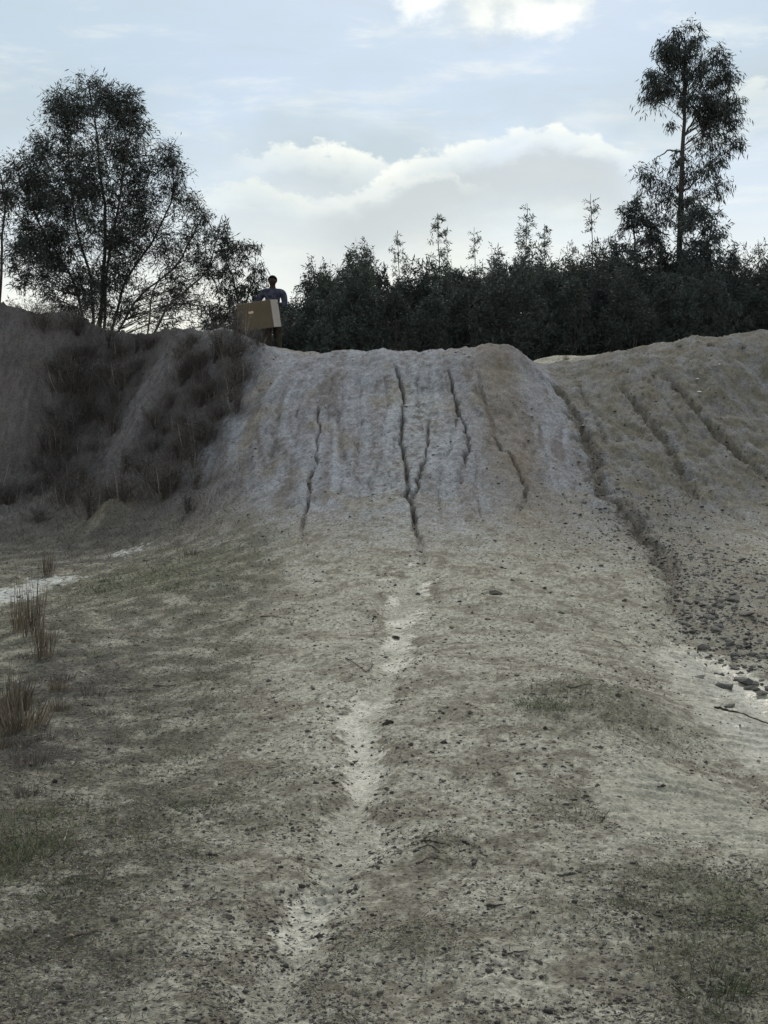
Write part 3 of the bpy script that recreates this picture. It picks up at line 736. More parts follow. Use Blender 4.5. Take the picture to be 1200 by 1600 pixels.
# small leaning tree between it and the person
b2 = ground_at(222, 16.0)
st2 = [stem([(222, 512), (262, 480), (300, 448), (328, 425), (340, 380), (348, 340)], 16.0, r, -.2, b2), stem([(226, 512), (234, 460), (250, 420), (262, 400)], 16.0, r, .3, b2+np.array([.05, .05, 0]))]
b2b = ground_at(372, 16.4)
st2b = [stem([(372, 530), (368, 470), (356, 420), (350, 385)], 16.4, r, -.2, b2b), stem([(374, 530), (384, 470), (398, 430), (402, 412)], 16.4, r, .2, b2b), stem([(376, 530), (398, 490), (412, 465)], 16.4, r, .2, b2b)]
rows2a = [(362, [(336, 360, 1)]), (380, [(330, 375, 1)]), (400, [(320, 362, 1)]), (425, [(300, 345, .8)])]
rows2 = [(385, [(355, 398, .6)]), (392, [(335, 402, .7)]), (415, [(334, 412, .9)]), (440, [(332, 418, 1.1)]), (462, [(325, 420, 1.2)]), (485, [(322, 425, 1.3)]), (505, [(320, 425, 1.3)])]
cen = env_points(rows2a, 34, 16.0, r, 0.7)
br, lv = foliage(st2, cen, r.uniform(0.14, 0.26, len(cen)), r.integers(28, 50, len(cen)), 0.12, 0.02, 0.1, r, 6, 0.004)
root = tag(empty('tree', tuple(b2)), 'small sapling leaning right from the foot of the big tree', 'tree', 'trees along the crest')
tree_parts(root, [(st2[0], np.linspace(.030, .006, 22)), (st2[1], np.linspace(.022, .006, 22))], br, lv, M['bark'], M['leaf_dark'], 2)
cen = env_points(rows2, 110, 16.4, r, 0.7)
br, lv = foliage(st2b, cen, r.uniform(0.12, 0.24, len(cen)), r.integers(34, 70, len(cen)), 0.12, 0.02, 0.75, r, 6, 0.006)
root = tag(empty('tree', tuple(b2b)), 'small tree with drooping leaves just left of the person', 'tree', 'trees along the crest')
tree_parts(root, [(q, np.linspace(.028, .007, 22)) for q in st2b], br, lv, M['bark'], M['leaf_dark'], 2)

# slim tree cut by the left edge of the picture
b3 = ground_at(-6, 17.5)
st3 = [stem([(-6, 480), (4, 400), (8, 320), (-8, 240)], 17.5, r, .2, b3)]
rows3 = [(270, [(-70, 14, 1)]), (300, [(-90, 10, 1)]), (330, [(-90, 8, .6)]), (360, [(-90, 10, .5)]), (400, [(-80, 12, .4)]), (440, [(-70, 25, .5)]), (470, [(-60, 40, .7)])]
cen = env_points(rows3, 60, 17.5, r, 0.7)
br, lv = foliage(st3, cen, r.uniform(0.14, 0.28, len(cen)), r.integers(40, 70, len(cen)), 0.12, 0.02, 0.5, r, 6, 0.006)
root = tag(empty('tree', tuple(b3)), 'slim tree cut off by the left edge behind the big tree', 'tree', 'trees along the crest')
tree_parts(root, [(st3[0], np.linspace(.04, .012, 22))], br, lv, M['bark'], M['leaf_dark'], 3)

# ------------------------------------------------------------------ tall eucalyptus on the right
r = np.random.default_rng(8)
d4 = 24.0
b4 = ground_at(1058, d4)
st4 = [stem([(1058, 545), (1062, 400), (1065, 300), (1068, 220), (1070, 150), (1072, 90), (1068, 50)], d4, r, 0.2, b4)]
st4b = [stem([(1068, 215), (1085, 185), (1095, 150)], d4, r, -.3, PX(1068, 215, d4)), stem([(1066, 300), (1095, 275), (1110, 255)], d4, r, .5, PX(1066, 300, d4)),
        stem([(1070, 160), (1080, 130), (1110, 90)], d4, r, .3, PX(1070, 160, d4)), stem([(1068, 150), (1045, 125), (1030, 100)], d4, r, -.3, PX(1068, 150, d4)),
        stem([(1066, 238), (1045, 238), (1020, 255)], d4, r, .2, PX(1066, 238, d4))]
rows4 = [(64, [(1040, 1104, 1.2)]), (80, [(1020, 1126, 1.2)]), (98, [(1008, 1142, 1.1)]), (116, [(1004, 1148, .9)]), (135, [(1006, 1150, .8)]), (158, [(996, 1040, 1), (1050, 1156, .7)]),
         (180, [(1004, 1030, .7), (1080, 1158, 1)]), (200, [(1020, 1050, .3), (1090, 1160, 1)]), (222, [(1100, 1160, .9)]), (248, [(1040, 1160, .6)]), (268, [(996, 1022, .8), (1040, 1150, .7)]),
         (290, [(1000, 1018, .7), (1030, 1142, .7)]), (312, [(1022, 1130, .7)]), (335, [(985, 1010, .6), (1015, 1128, .8)])]
cen = env_points(rows4, 270, d4, r, 0.75, thin=-.42, freq=1.1)
cen[:, 2] += 0.15
br, lv = foliage(st4+[s for s in st4b], cen, r.uniform(0.24, 0.46, len(cen)), r.integers(38, 80, len(cen)), 0.19, 0.034, 0.95, r, 7, 0.007, 0.6)
root = tag(empty('eucalyptus_tree', tuple(b4)), 'tall thin eucalyptus with one straight trunk rising above the thicket on the right', 'tree', 'trees along the crest')
tree_parts(root, [(st4[0], np.linspace(.105, .016, 22))]+[(s, np.linspace(.035, .01, 22)) for s in st4b], br, lv, M['bark'], M['leaf_blue'], 4)

# two dense trees round its foot
for k, (px, rows_, lab) in enumerate((
    (995, [(320, [(975, 1015, .7)]), (345, [(968, 1030, .9)]), (375, [(950, 1045, 1)]), (405, [(945, 1050, 1.2)]), (435, [(940, 1055, 1.3)]), (465, [(935, 1060, 1.3)]), (495, [(935, 1060, 1.3)]), (525, [(935, 1060, 1.3)])], 'dense dark tree at the left foot of the tall eucalyptus'),
    (1105, [(340, [(1060, 1120, .9)]), (365, [(1055, 1132, 1)]), (390, [(1052, 1145, 1.1)]), (420, [(1050, 1158, 1.2)]), (450, [(1050, 1162, 1.3)]), (480, [(1050, 1165, 1.3)]), (510, [(1050, 1165, 1.3)])], 'dense dark tree at the right foot of the tall eucalyptus'))):
    dd = 22.6; bb = ground_at(px, dd)
    sts = [stem([(px, 545), (px+4, 450), (px-2, 380), (px+(3 if k else -6), rows_[0][0])], dd, r, .2, bb), stem([(px, 545), (px+30, 460), (px+38, 400)], dd, r, -.4, bb), stem([(px, 545), (px-28, 460), (px-30, 410)], dd, r, .4, bb)]
    cen = env_points(rows_, 170, dd, r, 0.8)
    br, lv = foliage(sts, cen, r.uniform(0.2, 0.38, len(cen)), r.integers(60, 110, len(cen)), 0.16, 0.034, 0.6, r, 6, 0.008)
    root = tag(empty('tree', tuple(bb)), lab, 'tree', 'trees along the crest')
    tree_parts(root, [(s, np.linspace(.06, .012, 22)) for s in sts], br, lv, M['bark'], M['leaf_blue'], 5+k)

# ------------------------------------------------------------------ the thicket: prototype bushes and saplings
def proto_bush(seed, H, Wd, n, leafm, tip):
    r = np.random.default_rng(seed)
    root = empty('thicket_tree', (0, 0, 0))
    sts = []
    for k in range(4):
        a = r.uniform(0, 6.28); e = np.array([math.cos(a)*Wd*0.4, math.sin(a)*Wd*0.4, H*r.uniform(.7, .95)])
        sts.append(wobble((r.normal()*.08, r.normal()*.08, -0.1), e, 16, 0.012, r, 0.02))
    cen = []
    while len(cen) < n:
        z = r.uniform(0.02, 1.0)**0.85
        w_ = Wd*(0.55+0.45*math.sin(min(1, z*1.6)*math.pi/2))*(1-0.72*max(0, z-0.45)/0.55)
        a = r.uniform(0, 6.28); q = math.sqrt(r.uniform(0.1, 1))*w_
        cen.append((q*math.cos(a), q*math.sin(a), z*H+0.12*r.normal()))
    for k in range(tip):
        a = r.uniform(0, 6.28); q = r.uniform(0, .5)*Wd; h0 = H*r.uniform(.85, 1.0)
        for s in range(4): cen.append((q*math.cos(a), q*math.sin(a), h0+0.22*s))
    cen = np.array(cen)
    br, lv = foliage(sts, cen, r.uniform(0.16, 0.34, len(cen)), r.integers(40, 80, len(cen)), 0.12, 0.030, 0.1, r, 6, 0.007)
    tree_parts(root, [(s, np.linspace(.045, .01, 16)) for s in sts], br, lv, M['bark'], leafm, seed)
    return root
def proto_sapling(seed, H):
    r = np.random.default_rng(seed)
    root = empty('sapling_tree', (0, 0, 0))
    s = wobble((0, 0, -.1), (r.normal()*.15, r.normal()*.1, H), 24, 0.006, r)
    cen = []; rad = []; nlf = []
    for k in range(44):
        z = r.uniform(0.08, 1.0) if k > 9 else 0.78+0.024*k; L = (0.52*(1-z)**0.45*r.uniform(.3, 1.25)+0.07)
        a = r.uniform(0, 6.28); i = int(z*23); q = r.uniform(.5, 1)*L
        cen.append(s[i]+np.array([q*math.cos(a), q*math.sin(a), .55*q])); rad.append(0.10+.15*(1-z)); nlf.append(int((16+40*(1-z))*r.uniform(.4, 1.5)))
    br, lv = foliage([s], np.array(cen), rad, nlf, 0.11, 0.026, 0.0, r, 5, 0.004, 0.5)
    tree_parts(root, [(s, np.linspace(.035, .006, 24))], br, lv, M['bark'], M['leaf_sapling'], seed)
    return root
bushes = [proto_bush(21, 3.4, 1.15, 130, M['leaf_thicket'], 2), proto_bush(22, 3.0, 1.35, 140, M['leaf_thicket'], 3), proto_bush(23, 3.7, 1.0, 120, M['leaf_thicket'], 1), proto_bush(24, 2.7, 1.3, 120, M['leaf_blue'], 2)]
saps = [proto_sapling(31, 5.4), proto_sapling(32, 5.0), proto_sapling(33, 5.8)]
used = set()
def place(proto, x, y, s, rz, label, group, sz=1.0):
    if proto.name in used: o = copy_tree(proto)
    else: o = proto; used.add(proto.name)
    o.location = (x, y, float(gz(x, y)[0])-0.03); o.rotation_euler = (0, 0, rz); o.scale = (s, s, s*sz)
    return tag(o, label, 'tree', group)
r = np.random.default_rng(77)
# outline of the thicket top in the photo
TOPX = [300, 400, 440, 480, 520, 570, 600, 640, 700, 760, 820, 860, 900, 950, 1000, 1100, 1160, 1200, 1400]
TOPY = [500, 490, 482, 430, 412, 395, 415, 428, 412, 415, 388, 385, 410, 392, 400, 400, 420, 402, 400]
PH = {0: 3.75, 1: 3.4, 2: 4.0, 3: 3.05}
k = 0
for rowi, (d, x0, x1, step, dy) in enumerate(((19.8, 345, 1420, 46, 26), (21.4, 330, 1440, 44, 8), (23.4, 330, 1460, 42, 0), (26.0, 300, 1480, 46, 2))):
    px = x0
    while px < x1:
        q = px+r.uniform(-12, 12); d_ = (d+r.uniform(-.6, .6))*K
        x = (q-600)/F*d_; top = np.interp(q, TOPX, TOPY)+dy+r.uniform(-8, 14)
        zt = EYE-(top-800)/F*d_; z0 = float(gz(x, d_)[0])
        b = int(r.integers(0, 4)); s = max(0.45, (zt-z0)/PH[b])
        zone = ('behind the person and the box', 'behind the left shoulder of the ramp', 'behind the middle of the ramp', 'behind the notch right of the ramp', 'behind the right bank below the tall eucalyptus', 'at the right edge behind the right bank')[int(np.searchsorted([455, 590, 760, 920, 1130], q))]
        lab = ('front thicket tree, dense and dark, ', 'rear thicket tree, dark, ')[rowi > 1]+zone
        sx = min(max(s, .75), 1.15)
        place(bushes[b], x, d_, sx, r.uniform(0, 6.28), lab, ('thicket trees along the crest', 'thicket trees further back')[rowi > 1], s/sx)
        px += step; k += 1
for j, (px, top, d, lab) in enumerate(((624, 358, 22.5, 'thin faint sapling spire, leftmost of those rising above the thicket'), (690, 332, 21.8, 'slender feathery sapling spire, second from the left above the thicket'), (742, 354, 22.2, 'sparse sapling top right of the feathery spire above the thicket'),
        (820, 316, 21.6, 'tall leafy sapling with broad top in the middle of the thicket'), (850, 350, 22.4, 'leafy sapling just right of the broad topped one'), (925, 302, 22.8, 'tallest sparse sapling with open top left of the dark eucalyptus clump'),
        (572, 380, 21.0, 'rounded sapling top above the left part of the thicket'), (512, 408, 21.5, 'low airy sapling at the left end of the thicket'), (1188, 372, 23.0, 'pale sapling at the right edge of the picture'), (895, 372, 22.0, 'short sapling between the two tallest saplings'), (785, 388, 22.0, 'short sapling left of the broad topped one'), (1240, 385, 22.0, 'sapling just outside the right edge'))):
    if px > 1210: continue
    d = d*K; x = (px-600)/F*d; z0 = float(gz(x, d)[0]); zt = EYE-(top-800)/F*d
    b = j % 3; H = (5.4, 5.0, 5.8)[b]; s = (zt-z0)/H
    place(saps[b], x, d, max(.8, s*.95), r.uniform(0, 6.28), lab, 'saplings rising above the thicket', s/max(.8, s*.95))

# ------------------------------------------------------------------ dead shrubs and stalks on the left bank
def blades(n, r, spread, H, lean, wd, base=0.0):
    """upright narrow blades from a common foot"""
    a = r.uniform(0, 2*np.pi, n); q = np.sqrt(r.uniform(0, 1, n))*spread
    Pn = np.stack([q*np.cos(a), q*np.sin(a), np.full(n, base)], -1)
    D = np.stack([np.cos(a)*lean*r.uniform(0, 1.3, n), np.sin(a)*lean*r.uniform(0, 1.3, n), np.ones(n)], -1)+r.normal(size=(n, 3))*0.08
    return Pn, D, r.uniform(.45, 1.1, n)*H, np.full(n, wd)
def proto_shrub(seed, H, spread):
    r = np.random.default_rng(seed); root = empty('dead_shrub', (0, 0, 0))
    br = Tubes(3); tips = []
    for k in range(22):
        a = r.uniform(0, 6.28); ln = r.uniform(.2, 1)*spread
        e = np.array([math.cos(a)*ln, math.sin(a)*ln, H*r.uniform(.5, 1)])
        p = wobble((r.normal()*.05, r.normal()*.05, -.05), e, 7, .04, r, .06); br.add(p, np.linspace(.008, .003, 7))
        for m in range(6):
            i = r.integers(2, 7); e2 = p[i]+np.array([r.normal()*.16, r.normal()*.16, r.uniform(.05, .3)])
            q = wobble(p[i], e2, 4, .05, r); br.add(q, np.linspace(.004, .0015, 4)); tips.append(q)
    obj('stems', br.mesh('stems', M['shrub']), root)
    tips = np.concatenate(tips); n = int(len(tips)*1.5)
    Pn = tips[r.integers(0, len(tips), n)]+r.normal(size=(n, 3))*.06
    D = r.normal(size=(n, 3)); D[:, 2] += .5
    obj('leaves', leaves_mesh('leaves', Pn, D, r.uniform(.03, .09, n), .013, M['shrub'], seed), root)
    Pn, D, L, Wd = blades(130, r, spread*1.1, H*.8, .8, .007)
    obj('dead_blades', leaves_mesh('dead_blades', Pn, D, L, Wd, M['shrub'], seed+1), root)
    Pn, D, L, Wd = blades(10, r, spread*1.2, H*1.1, .55, .011)
    tag(obj('pale_stalks', leaves_mesh('pale_stalks', Pn, D, L, Wd, M['pale_stalk'], seed+2), root), kind='stuff')
    return root
M['pale_stalk'] = leaf_mat('pale_stalk', (0.24, 0.20, 0.17), 0.2, 0.6)
shr = [proto_shrub(41, .75, .45), proto_shrub(42, .95, .38), proto_shrub(43, .6, .55)]
def put(proto, px, py, s, label, cat, group, rz=None, sink=0.03):
    x, y, z = spot(px, py)
    if proto.name in used: o = copy_tree(proto)
    else: o = proto; used.add(proto.name)
    o.location = (x, y, z-sink); o.rotation_euler = (0, 0, rz if rz is not None else random.uniform(0, 6.28)); o.scale = (s, s, s)
    return tag(o, label, cat, group)
rs = np.random.default_rng(5)
ZONES = ((150, 570, 42, 28, 14, 'dark dead shrub below the big tree, high on the left bank'), (152, 650, 42, 36, 18, 'dark dead shrub in the mass left of the bare streak on the left bank'), (120, 725, 50, 28, 14, 'dark dead shrub low on the left bank, left of the bare streak'),
         (325, 600, 34, 40, 22, 'dark dead shrub in the mass between the bare streak and the ramp'), (285, 680, 40, 30, 14, 'dark dead shrub lower down between the bare streak and the ramp'), (230, 545, 46, 10, 8, 'dark dead shrub along the top edge of the left bank'),
         (260, 770, 60, 28, 12, 'brownish dead shrub at the foot of the bank beside the ramp'), (50, 800, 60, 24, 10, 'brownish dead shrub at the foot of the far left bank'))
i = 0
for cx, cy, sx, sy, n, lab in ZONES:
    for q in range(n):
        px = max(-30, min(372, cx+np.clip(rs.normal(), -1.5, 1.5)*sx)); py = max(542, min(845, cy+np.clip(rs.normal(), -1.5, 1.5)*sy))
        if abs(px-(262-(py-560)*.54)) < 16: continue
        put(shr[i % 3], px, py, rs.uniform(.32, .72), lab, 'shrub', 'dead shrubs on the left bank'); i += 1
put(shr[0], 66, 478, .85, 'brown dry shrub at the top of the left bank beneath the big tree', 'shrub', 'dry shrubs on the crest')
put(shr[2], 120, 500, .8, 'low brown shrub at the foot of the big tree', 'shrub', 'dry shrubs on the crest')
put(shr[1], 402, 548, .35, 'small dry shrub in front of the person\'s legs', 'shrub', 'dry shrubs on the crest')

# ------------------------------------------------------------------ tufts of tall dry grass
def proto_tuft(seed, H, spread, n, lean, m, wd=.006, name='grass_tuft'):
    r = np.random.default_rng(seed); o = empty(name, (0, 0, 0))
    Pn, D, L, Wd = blades(n, r, spread, H, lean, wd)
    obj('blades', leaves_mesh('blades', Pn, D, L, Wd, m, seed), o)
    st = Tubes(3)
    for k in range(max(4, n//12)):
        a = r.uniform(0, 6.28); q = r.uniform(0, spread); e = np.array([q*math.cos(a)*1.5+r.normal()*.04, q*math.sin(a)*1.5, H*r.uniform(.8, 1.3)])
        st.add(wobble((q*math.cos(a), q*math.sin(a), 0), e, 6, .02, r), np.linspace(.003, .0012, 6))
    tag(obj('stalks', st.mesh('stalks', m), o), kind='stuff')
    return o
tuf = [proto_tuft(51, .52, .10, 90, .10, M['dry_grass']), proto_tuft(52, .22, .10, 120, .5, M['dry_grass']), proto_tuft(53, .075, .16, 420, .9, M['grass'], .0035), proto_tuft(54, .16, .12, 90, .45, M['dead_stalk'])]
TL = 'tall dry grass stalks standing at the left edge'
put(tuf[0], 44, 1004, 1.25, 'tall upright clump of dry brown stalks at the left edge', 'grass tuft', 'tall dry tufts')
put(tuf[0], 66, 1034, .95, 'shorter clump of dry stalks just right of the tall one', 'grass tuft', 'tall dry tufts')
put(tuf[0], 30, 990, .8, 'tall thin dry stalks left of the upright clump', 'grass tuft', 'tall dry tufts')
put(tuf[0], 74, 900, .8, 'thin lone stalks beside the pale puddle on the left', 'grass tuft', 'tall dry tufts')
put(tuf[1], 35, 1150, 1.5, 'dense brown dry tuft cut by the left edge', 'grass tuft', 'tall dry tufts')
put(tuf[1], 12, 1115, 1.5, 'dark dry tuft at the very left edge', 'grass tuft', 'tall dry tufts')
put(tuf[3], 50, 1205, .9, 'low dark tuft below the dry brown tuft', 'grass tuft', 'tall dry tufts')
rg = random.Random(14)
for i in range(26):
    px, py = rg.uniform(-5, 150), rg.uniform(985, 1250)
    put(tuf[rg.choice((1, 3, 3))], px, py, rg.uniform(.35, .8), 'ragged dry tuft in the dark strip along the left edge', 'grass tuft', 'ragged tufts along the left edge')
for px, py, s in ((165, 1120, .5), (180, 1165, .45), (300, 870, .8), (410, 610, .6), (60, 770, .9), (330, 560, .8), (640, 1600, .3)):
    if py < 1300: put(tuf[3], px, py, s, 'small dark dry tuft among the litter on the left', 'grass tuft', 'small dark tufts')
put(tuf[2], 24, 1335, 1.1, 'bright green grass clump near the lower left corner', 'grass tuft', 'green tufts')
for px, py, s in ((290, 1175, .7), (840, 1105, .8), (865, 1112, .7), (905, 1270, .8), (320, 960, .7), (260, 1165, .5)):
    put(tuf[2], px, py, s, 'small green grass tuft on the pale soil', 'grass tuft', 'green tufts')
rg = random.Random(4)
for i in range(44):
    a = rg.random(); px, py = (rg.uniform(10, 330), rg.uniform(1010, 1420)) if a < .55 else ((rg.uniform(1000, 1195), rg.uniform(1380, 1590)) if a < .8 else (rg.uniform(150, 370), rg.uniform(875, 930)))
    put(tuf[2], px, py, rg.uniform(.35, .8), 'low green grass tuft '+('among the litter of the left side' if a < .55 else 'in the lower right corner' if a < .8 else 'in the green patch below the left bank'), 'grass tuft', 'green tufts')
for px, py, s in ((775, 535, .7), (885, 562, .6), (1110, 528, .6), (1060, 534, .5), (1160, 524, .6)):
    put(tuf[1], px, py, s, 'wispy dry tuft on the crest of the bank', 'grass tuft', 'wispy tufts on the crest')

# ------------------------------------------------------------------ person carrying a box
PXX, PYY = (426-600)/F*15.0*K, 15.0*K
person = tag(empty('person', (PXX, PYY, float(gz(PXX, PYY)[0]))), 'person in dark clothes on top of the ramp carrying a large cardboard box', 'person')
def skin_mesh(name, verts, edges, rad, material, sub=2, root=0):
    me = bpy.data.meshes.new(name); me.from_pydata([Vector(v) for v in verts], edges, [])
    o = bpy.data.objects.new(name, me); COL.objects.link(o)
    o.modifiers.new('s', 'SKIN'); sv = me.skin_vertices[0].data
    for i, q in enumerate(rad): sv[i].radius = q if isinstance(q, tuple) else (q, q); sv[i].use_root = (i == root)
    mm = o.modifiers.new('d', 'SUBSURF'); mm.levels = mm.render_levels = sub
    dg = bpy.context.evaluated_depsgraph_get(); ev = o.evaluated_get(dg)
    out = bpy.data.meshes.new_from_object(ev); bpy.data.objects.remove(o); out.name = name
    out.materials.clear(); out.materials.append(material)
    for p in out.polygons: p.use_smooth = True
    return out
class Sk:
    def __init__(self): self.v = []; self.e = []; self.r = []
    def add(self, co, rad, parent=None):
        self.v.append(co); self.r.append(rad)
        if parent is not None: self.e.append((parent, len(self.v)-1))
        return len(self.v)-1
    def chain(self, parent, *cr):
        for co, rad in cr: parent = self.add(co, rad, parent)
        return parent
LE, LWr = (.25, -.05, 1.13), (.11, -.255, 1.15)
RE, RWr = (-.36, .05, 1.16), (-.47, -.05, .94)
s = Sk(); p0 = s.add((0, 0, .95), (.145, .105))
ch = s.chain(p0, ((0, .0, 1.12), (.13, .095)), ((0, .005, 1.30), (.155, .105)), ((0, .005, 1.40), (.12, .08)))
nk = s.chain(ch, ((0, -.005, 1.475), .055), ((0, -.015, 1.53), (.055, .06)))
hd = s.chain(nk, ((0, -.025, 1.575), (.068, .082)), ((0, -.022, 1.635), (.078, .096)), ((0, -.015, 1.685), (.066, .082)))
s.chain(s.add((0, -.10, 1.605), .014, hd-1), ((0, -.125, 1.59), .013))          # nose
for sg in (-1, 1): s.add((sg*.085, -.01, 1.60), .016, hd-1)                        # ears
for sg, E, Wr in ((1, LE, LWr), (-1, RE, RWr)):
    sh_ = s.add((sg*.175, .005, 1.405), .068, ch)
    s.chain(sh_, ((sg*.21, .0, 1.36), .06), (E, .043), (tuple(.5*(a+b) for a, b in zip(E, Wr)), .038), (Wr, .028))
    hp = s.add((sg*.09, .0, .90), .10, p0)
    s.chain(hp, ((sg*.10, -.01, .72), .082), ((sg*.105, -.02, .49), .058), ((sg*.11, .01, .33), .055), ((sg*.11, .025, .10), .038), ((sg*.115, -.04, .05), (.042, .035)), ((sg*.12, -.16, .035), (.04, .026)))
body = obj('body', skin_mesh('body', s.v, s.e, s.r, M['skin']), person)
# clothing, slightly larger than the body
s = Sk(); p0 = s.add((0, 0, .90), (.165, .13))
ch = s.chain(p0, ((0, 0, 1.0), (.158, .122)), ((0, .0, 1.14), (.15, .114)), ((0, .005, 1.30), (.178, .126)), ((0, .005, 1.40), (.145, .10)))
s.chain(ch, ((0, -.002, 1.462), (.078, .078)))
for sg, E, Wr in ((1, LE, LWr), (-1, RE, RWr)):
    m_ = tuple(.35*x+.65*y for x, y in zip(E, Wr))
    s.chain(ch, ((sg*.175, .005, 1.405), .086), ((sg*.212, .0, 1.35), .078), (tuple(.5*(x+y) for x, y in zip((sg*.215, 0, 1.35), E)), .068), (E, .060), (m_, .052))
obj('shirt', skin_mesh('shirt', s.v, s.e, s.r, M['shirt']), person)
s = Sk(); p0 = s.add((0, 0, .96), (.158, .12))
for sg in (-1, 1):
    s.chain(p0, ((sg*.085, 0, .87), .115), ((sg*.10, -.01, .70), .10), ((sg*.105, -.02, .49), .08), ((sg*.11, .005, .30), .075), ((sg*.11, .02, .12), .07))
obj('trousers', skin_mesh('trousers', s.v, s.e, s.r, M['trousers']), person)
for sg in (-1, 1):
    s = Sk(); a = s.add((sg*.11, .05, .06), (.05, .05)); s.chain(a, ((sg*.11, .02, .07), (.055, .06)), ((sg*.115, -.06, .045), (.052, .04)), ((sg*.12, -.17, .035), (.048, .032)))
    obj('shoe', skin_mesh('shoe', s.v, s.e, s.r, M['shoe']), person)
# short cap of hair
bm = bmesh.new(); bmesh.ops.create_uvsphere(bm, u_segments=20, v_segments=14, radius=1)
for v in list(bm.verts):
    if v.co.z < -0.15+0.75*max(0, -v.co.y) - 0.3*max(0, v.co.y): bm.verts.remove(v)
for v in bm.verts: v.co = Vector((v.co.x*.093, v.co.y*.112-.018, v.co.z*.098+1.632))
me = bpy.data.meshes.new('hair'); bm.to_mesh(me); bm.free(); me.materials.append(M['hair'])
for p in me.polygons: p.use_smooth = True
hair = obj('hair', me, person)
# hands: palm and five separate fingers
def hand(Wr, fwd, out, curl, parent):
    """fwd: palm direction, out: direction of the thumb side, curl: direction the fingers bend to"""
    W0 = np.array(Wr); f = unit(np.array(fwd, float)); o_ = unit(np.array(out, float)); c_ = unit(np.array(curl, float))
    s = Sk(); a = s.add(tuple(W0), .026); a = s.add(tuple(W0+f*.05), (.034, .02), a); pk = s.add(tuple(W0+f*.085), (.036, .017), a)
    h = obj('hand', skin_mesh('hand', s.v, s.e, s.r, M['skin'], 2), parent)
    for k, (off, L) in enumerate(((.030, .070), (.010, .078), (-.010, .072), (-.030, .058))):
        b = W0+f*.085+o_*off; s = Sk(); i = s.add(tuple(b-f*.015), .0095)
        s.chain(i, (tuple(b+f*L*.4+c_*.006), .009), (tuple(b+f*L*.7+c_*L*.3), .0085), (tuple(b+f*L*.8+c_*L*.62), .007))
        obj('finger', skin_mesh('finger', s.v, s.e, s.r, M['skin'], 1), h)
    b = W0+f*.03+o_*.03; s = Sk(); i = s.add(tuple(b-o_*.012), .011)
    s.chain(i, (tuple(b+o_*.022+f*.02), .0105), (tuple(b+o_*.034+f*.045+c_*.012), .009), (tuple(b+o_*.036+f*.062+c_*.022), .0075))
    obj('thumb', skin_mesh('thumb', s.v, s.e, s.r, M['skin'], 1), h)
hand(LWr, (-.25, -.85, -.15), (0, -.1, 1), (-1, -.25, 0), person)
hand(RWr, (-.35, -.5, -.75), (-.6, .2, .2), (.3, -.8, .2), person)

# the box: top-level thing held by the person
BW, BD, BH = .70, .40, .515
box = empty('cardboard_box', (PXX-.235, PYY-.345, person.location.z+.895))
box.rotation_euler = (R(9), R(-5.5), R(-17))
tag(box, 'large brown cardboard box carried in front by the person', 'box')
def slab(name, cx, cy, cz, sx, sy, sz, material, parent, bev=.004):
    bm = bmesh.new(); bmesh.ops.create_cube(bm, size=1)
    for v in bm.verts: v.co = Vector((v.co.x*sx+cx, v.co.y*sy+cy, v.co.z*sz+cz))
    bmesh.ops.bevel(bm, geom=list(bm.edges), offset=bev, segments=2, affect='EDGES')
    me = bpy.data.meshes.new(name); bm.to_mesh(me); bm.free(); me.materials.append(material)
    return obj(name, me, parent)
th = .007
slab('front_panel', 0, -BD/2, 0, BW, th, BH, M['box'], box, .002)
slab('back_panel', 0, BD/2, 0, BW, th, BH, M['box'], box, .002)
for sg in (-1, 1): slab('side_panel', sg*(BW/2-.001), 0, 0, th, BD-th-.002, BH-.004, M['box_lit'], box, .002)
slab('bottom_panel', 0, 0, -BH/2+.006, BW-.02, BD-.012, th, M['box'], box, .002)
for sg in (-1, 1): slab('top_flap', 0, sg*BD/4, BH/2+.001, BW-.006, BD/2-.004, th, M['box_lit'], box, .002)
slab('tape_strip', 0, 0, BH/2+.006, BW-.01, .05, .0012, M['tape'], box, .0004)
slab('sticker', -.07, -BD/2-.0045, .075, .10, .002, .045, M['sticker'], box, .0006)

# ------------------------------------------------------------------ stones, clods, gravel
def rock_mesh(name, seed, sub, flat, material, jag=.35):
    bm = bmesh.new(); bmesh.ops.create_icosphere(bm, subdivisions=sub, radius=1)
    q = random.Random(seed); ph = [(Vector((q.gauss(0, 1), q.gauss(0, 1), q.gauss(0, 1))).normalized(), q.uniform(.32, .8)) for _ in range(11)]
    for v in bm.verts:
        co = v.co.copy()
        for nrm, dd in ph:                                # cut facets
            k = co.dot(nrm)
            if k > dd: co -= nrm*(k-dd)
        co += Vector((math.sin(co.y*4+seed), math.sin(co.z*4+seed*2), math.sin(co.x*4+seed*3)))*.16; co *= 1+q.uniform(-jag, jag)*.3
        v.co = Vector((co.x*1.35, co.y*.9, co.z*flat))
    me = bpy.data.meshes.new(name); bm.to_mesh(me); bm.free(); me.materials.append(material)
    return me
rocks = [rock_mesh('stone', 100+i, 1, (.45, .6, .5, .7)[i % 4], M['stone']) for i in range(6)]
clods = [rock_mesh('clod', 200+i, 2, (.7, .8, .6)[i % 3], M['clod'], .6) for i in range(5)]
def stone(px, py, size, label, group, cat='stone', kind='stone', sq=1.0):
    x, y, z = spot(px, py); rr = size/F*y*0.5
    me = (rocks if kind == 'stone' else clods)[random.randrange(5)]
    o = obj('stone' if kind == 'stone' else 'clod_of_earth', me)
    o.location = (x, y, z+rr*.22); o.rotation_euler = (random.uniform(-.25, .25), random.uniform(-.25, .25), random.uniform(0, 6.28)); o.scale = (rr*random.uniform(.8, 1.3), rr*random.uniform(.7, 1.1), rr*random.uniform(.7, 1.3))
    return tag(o, label, cat, group)
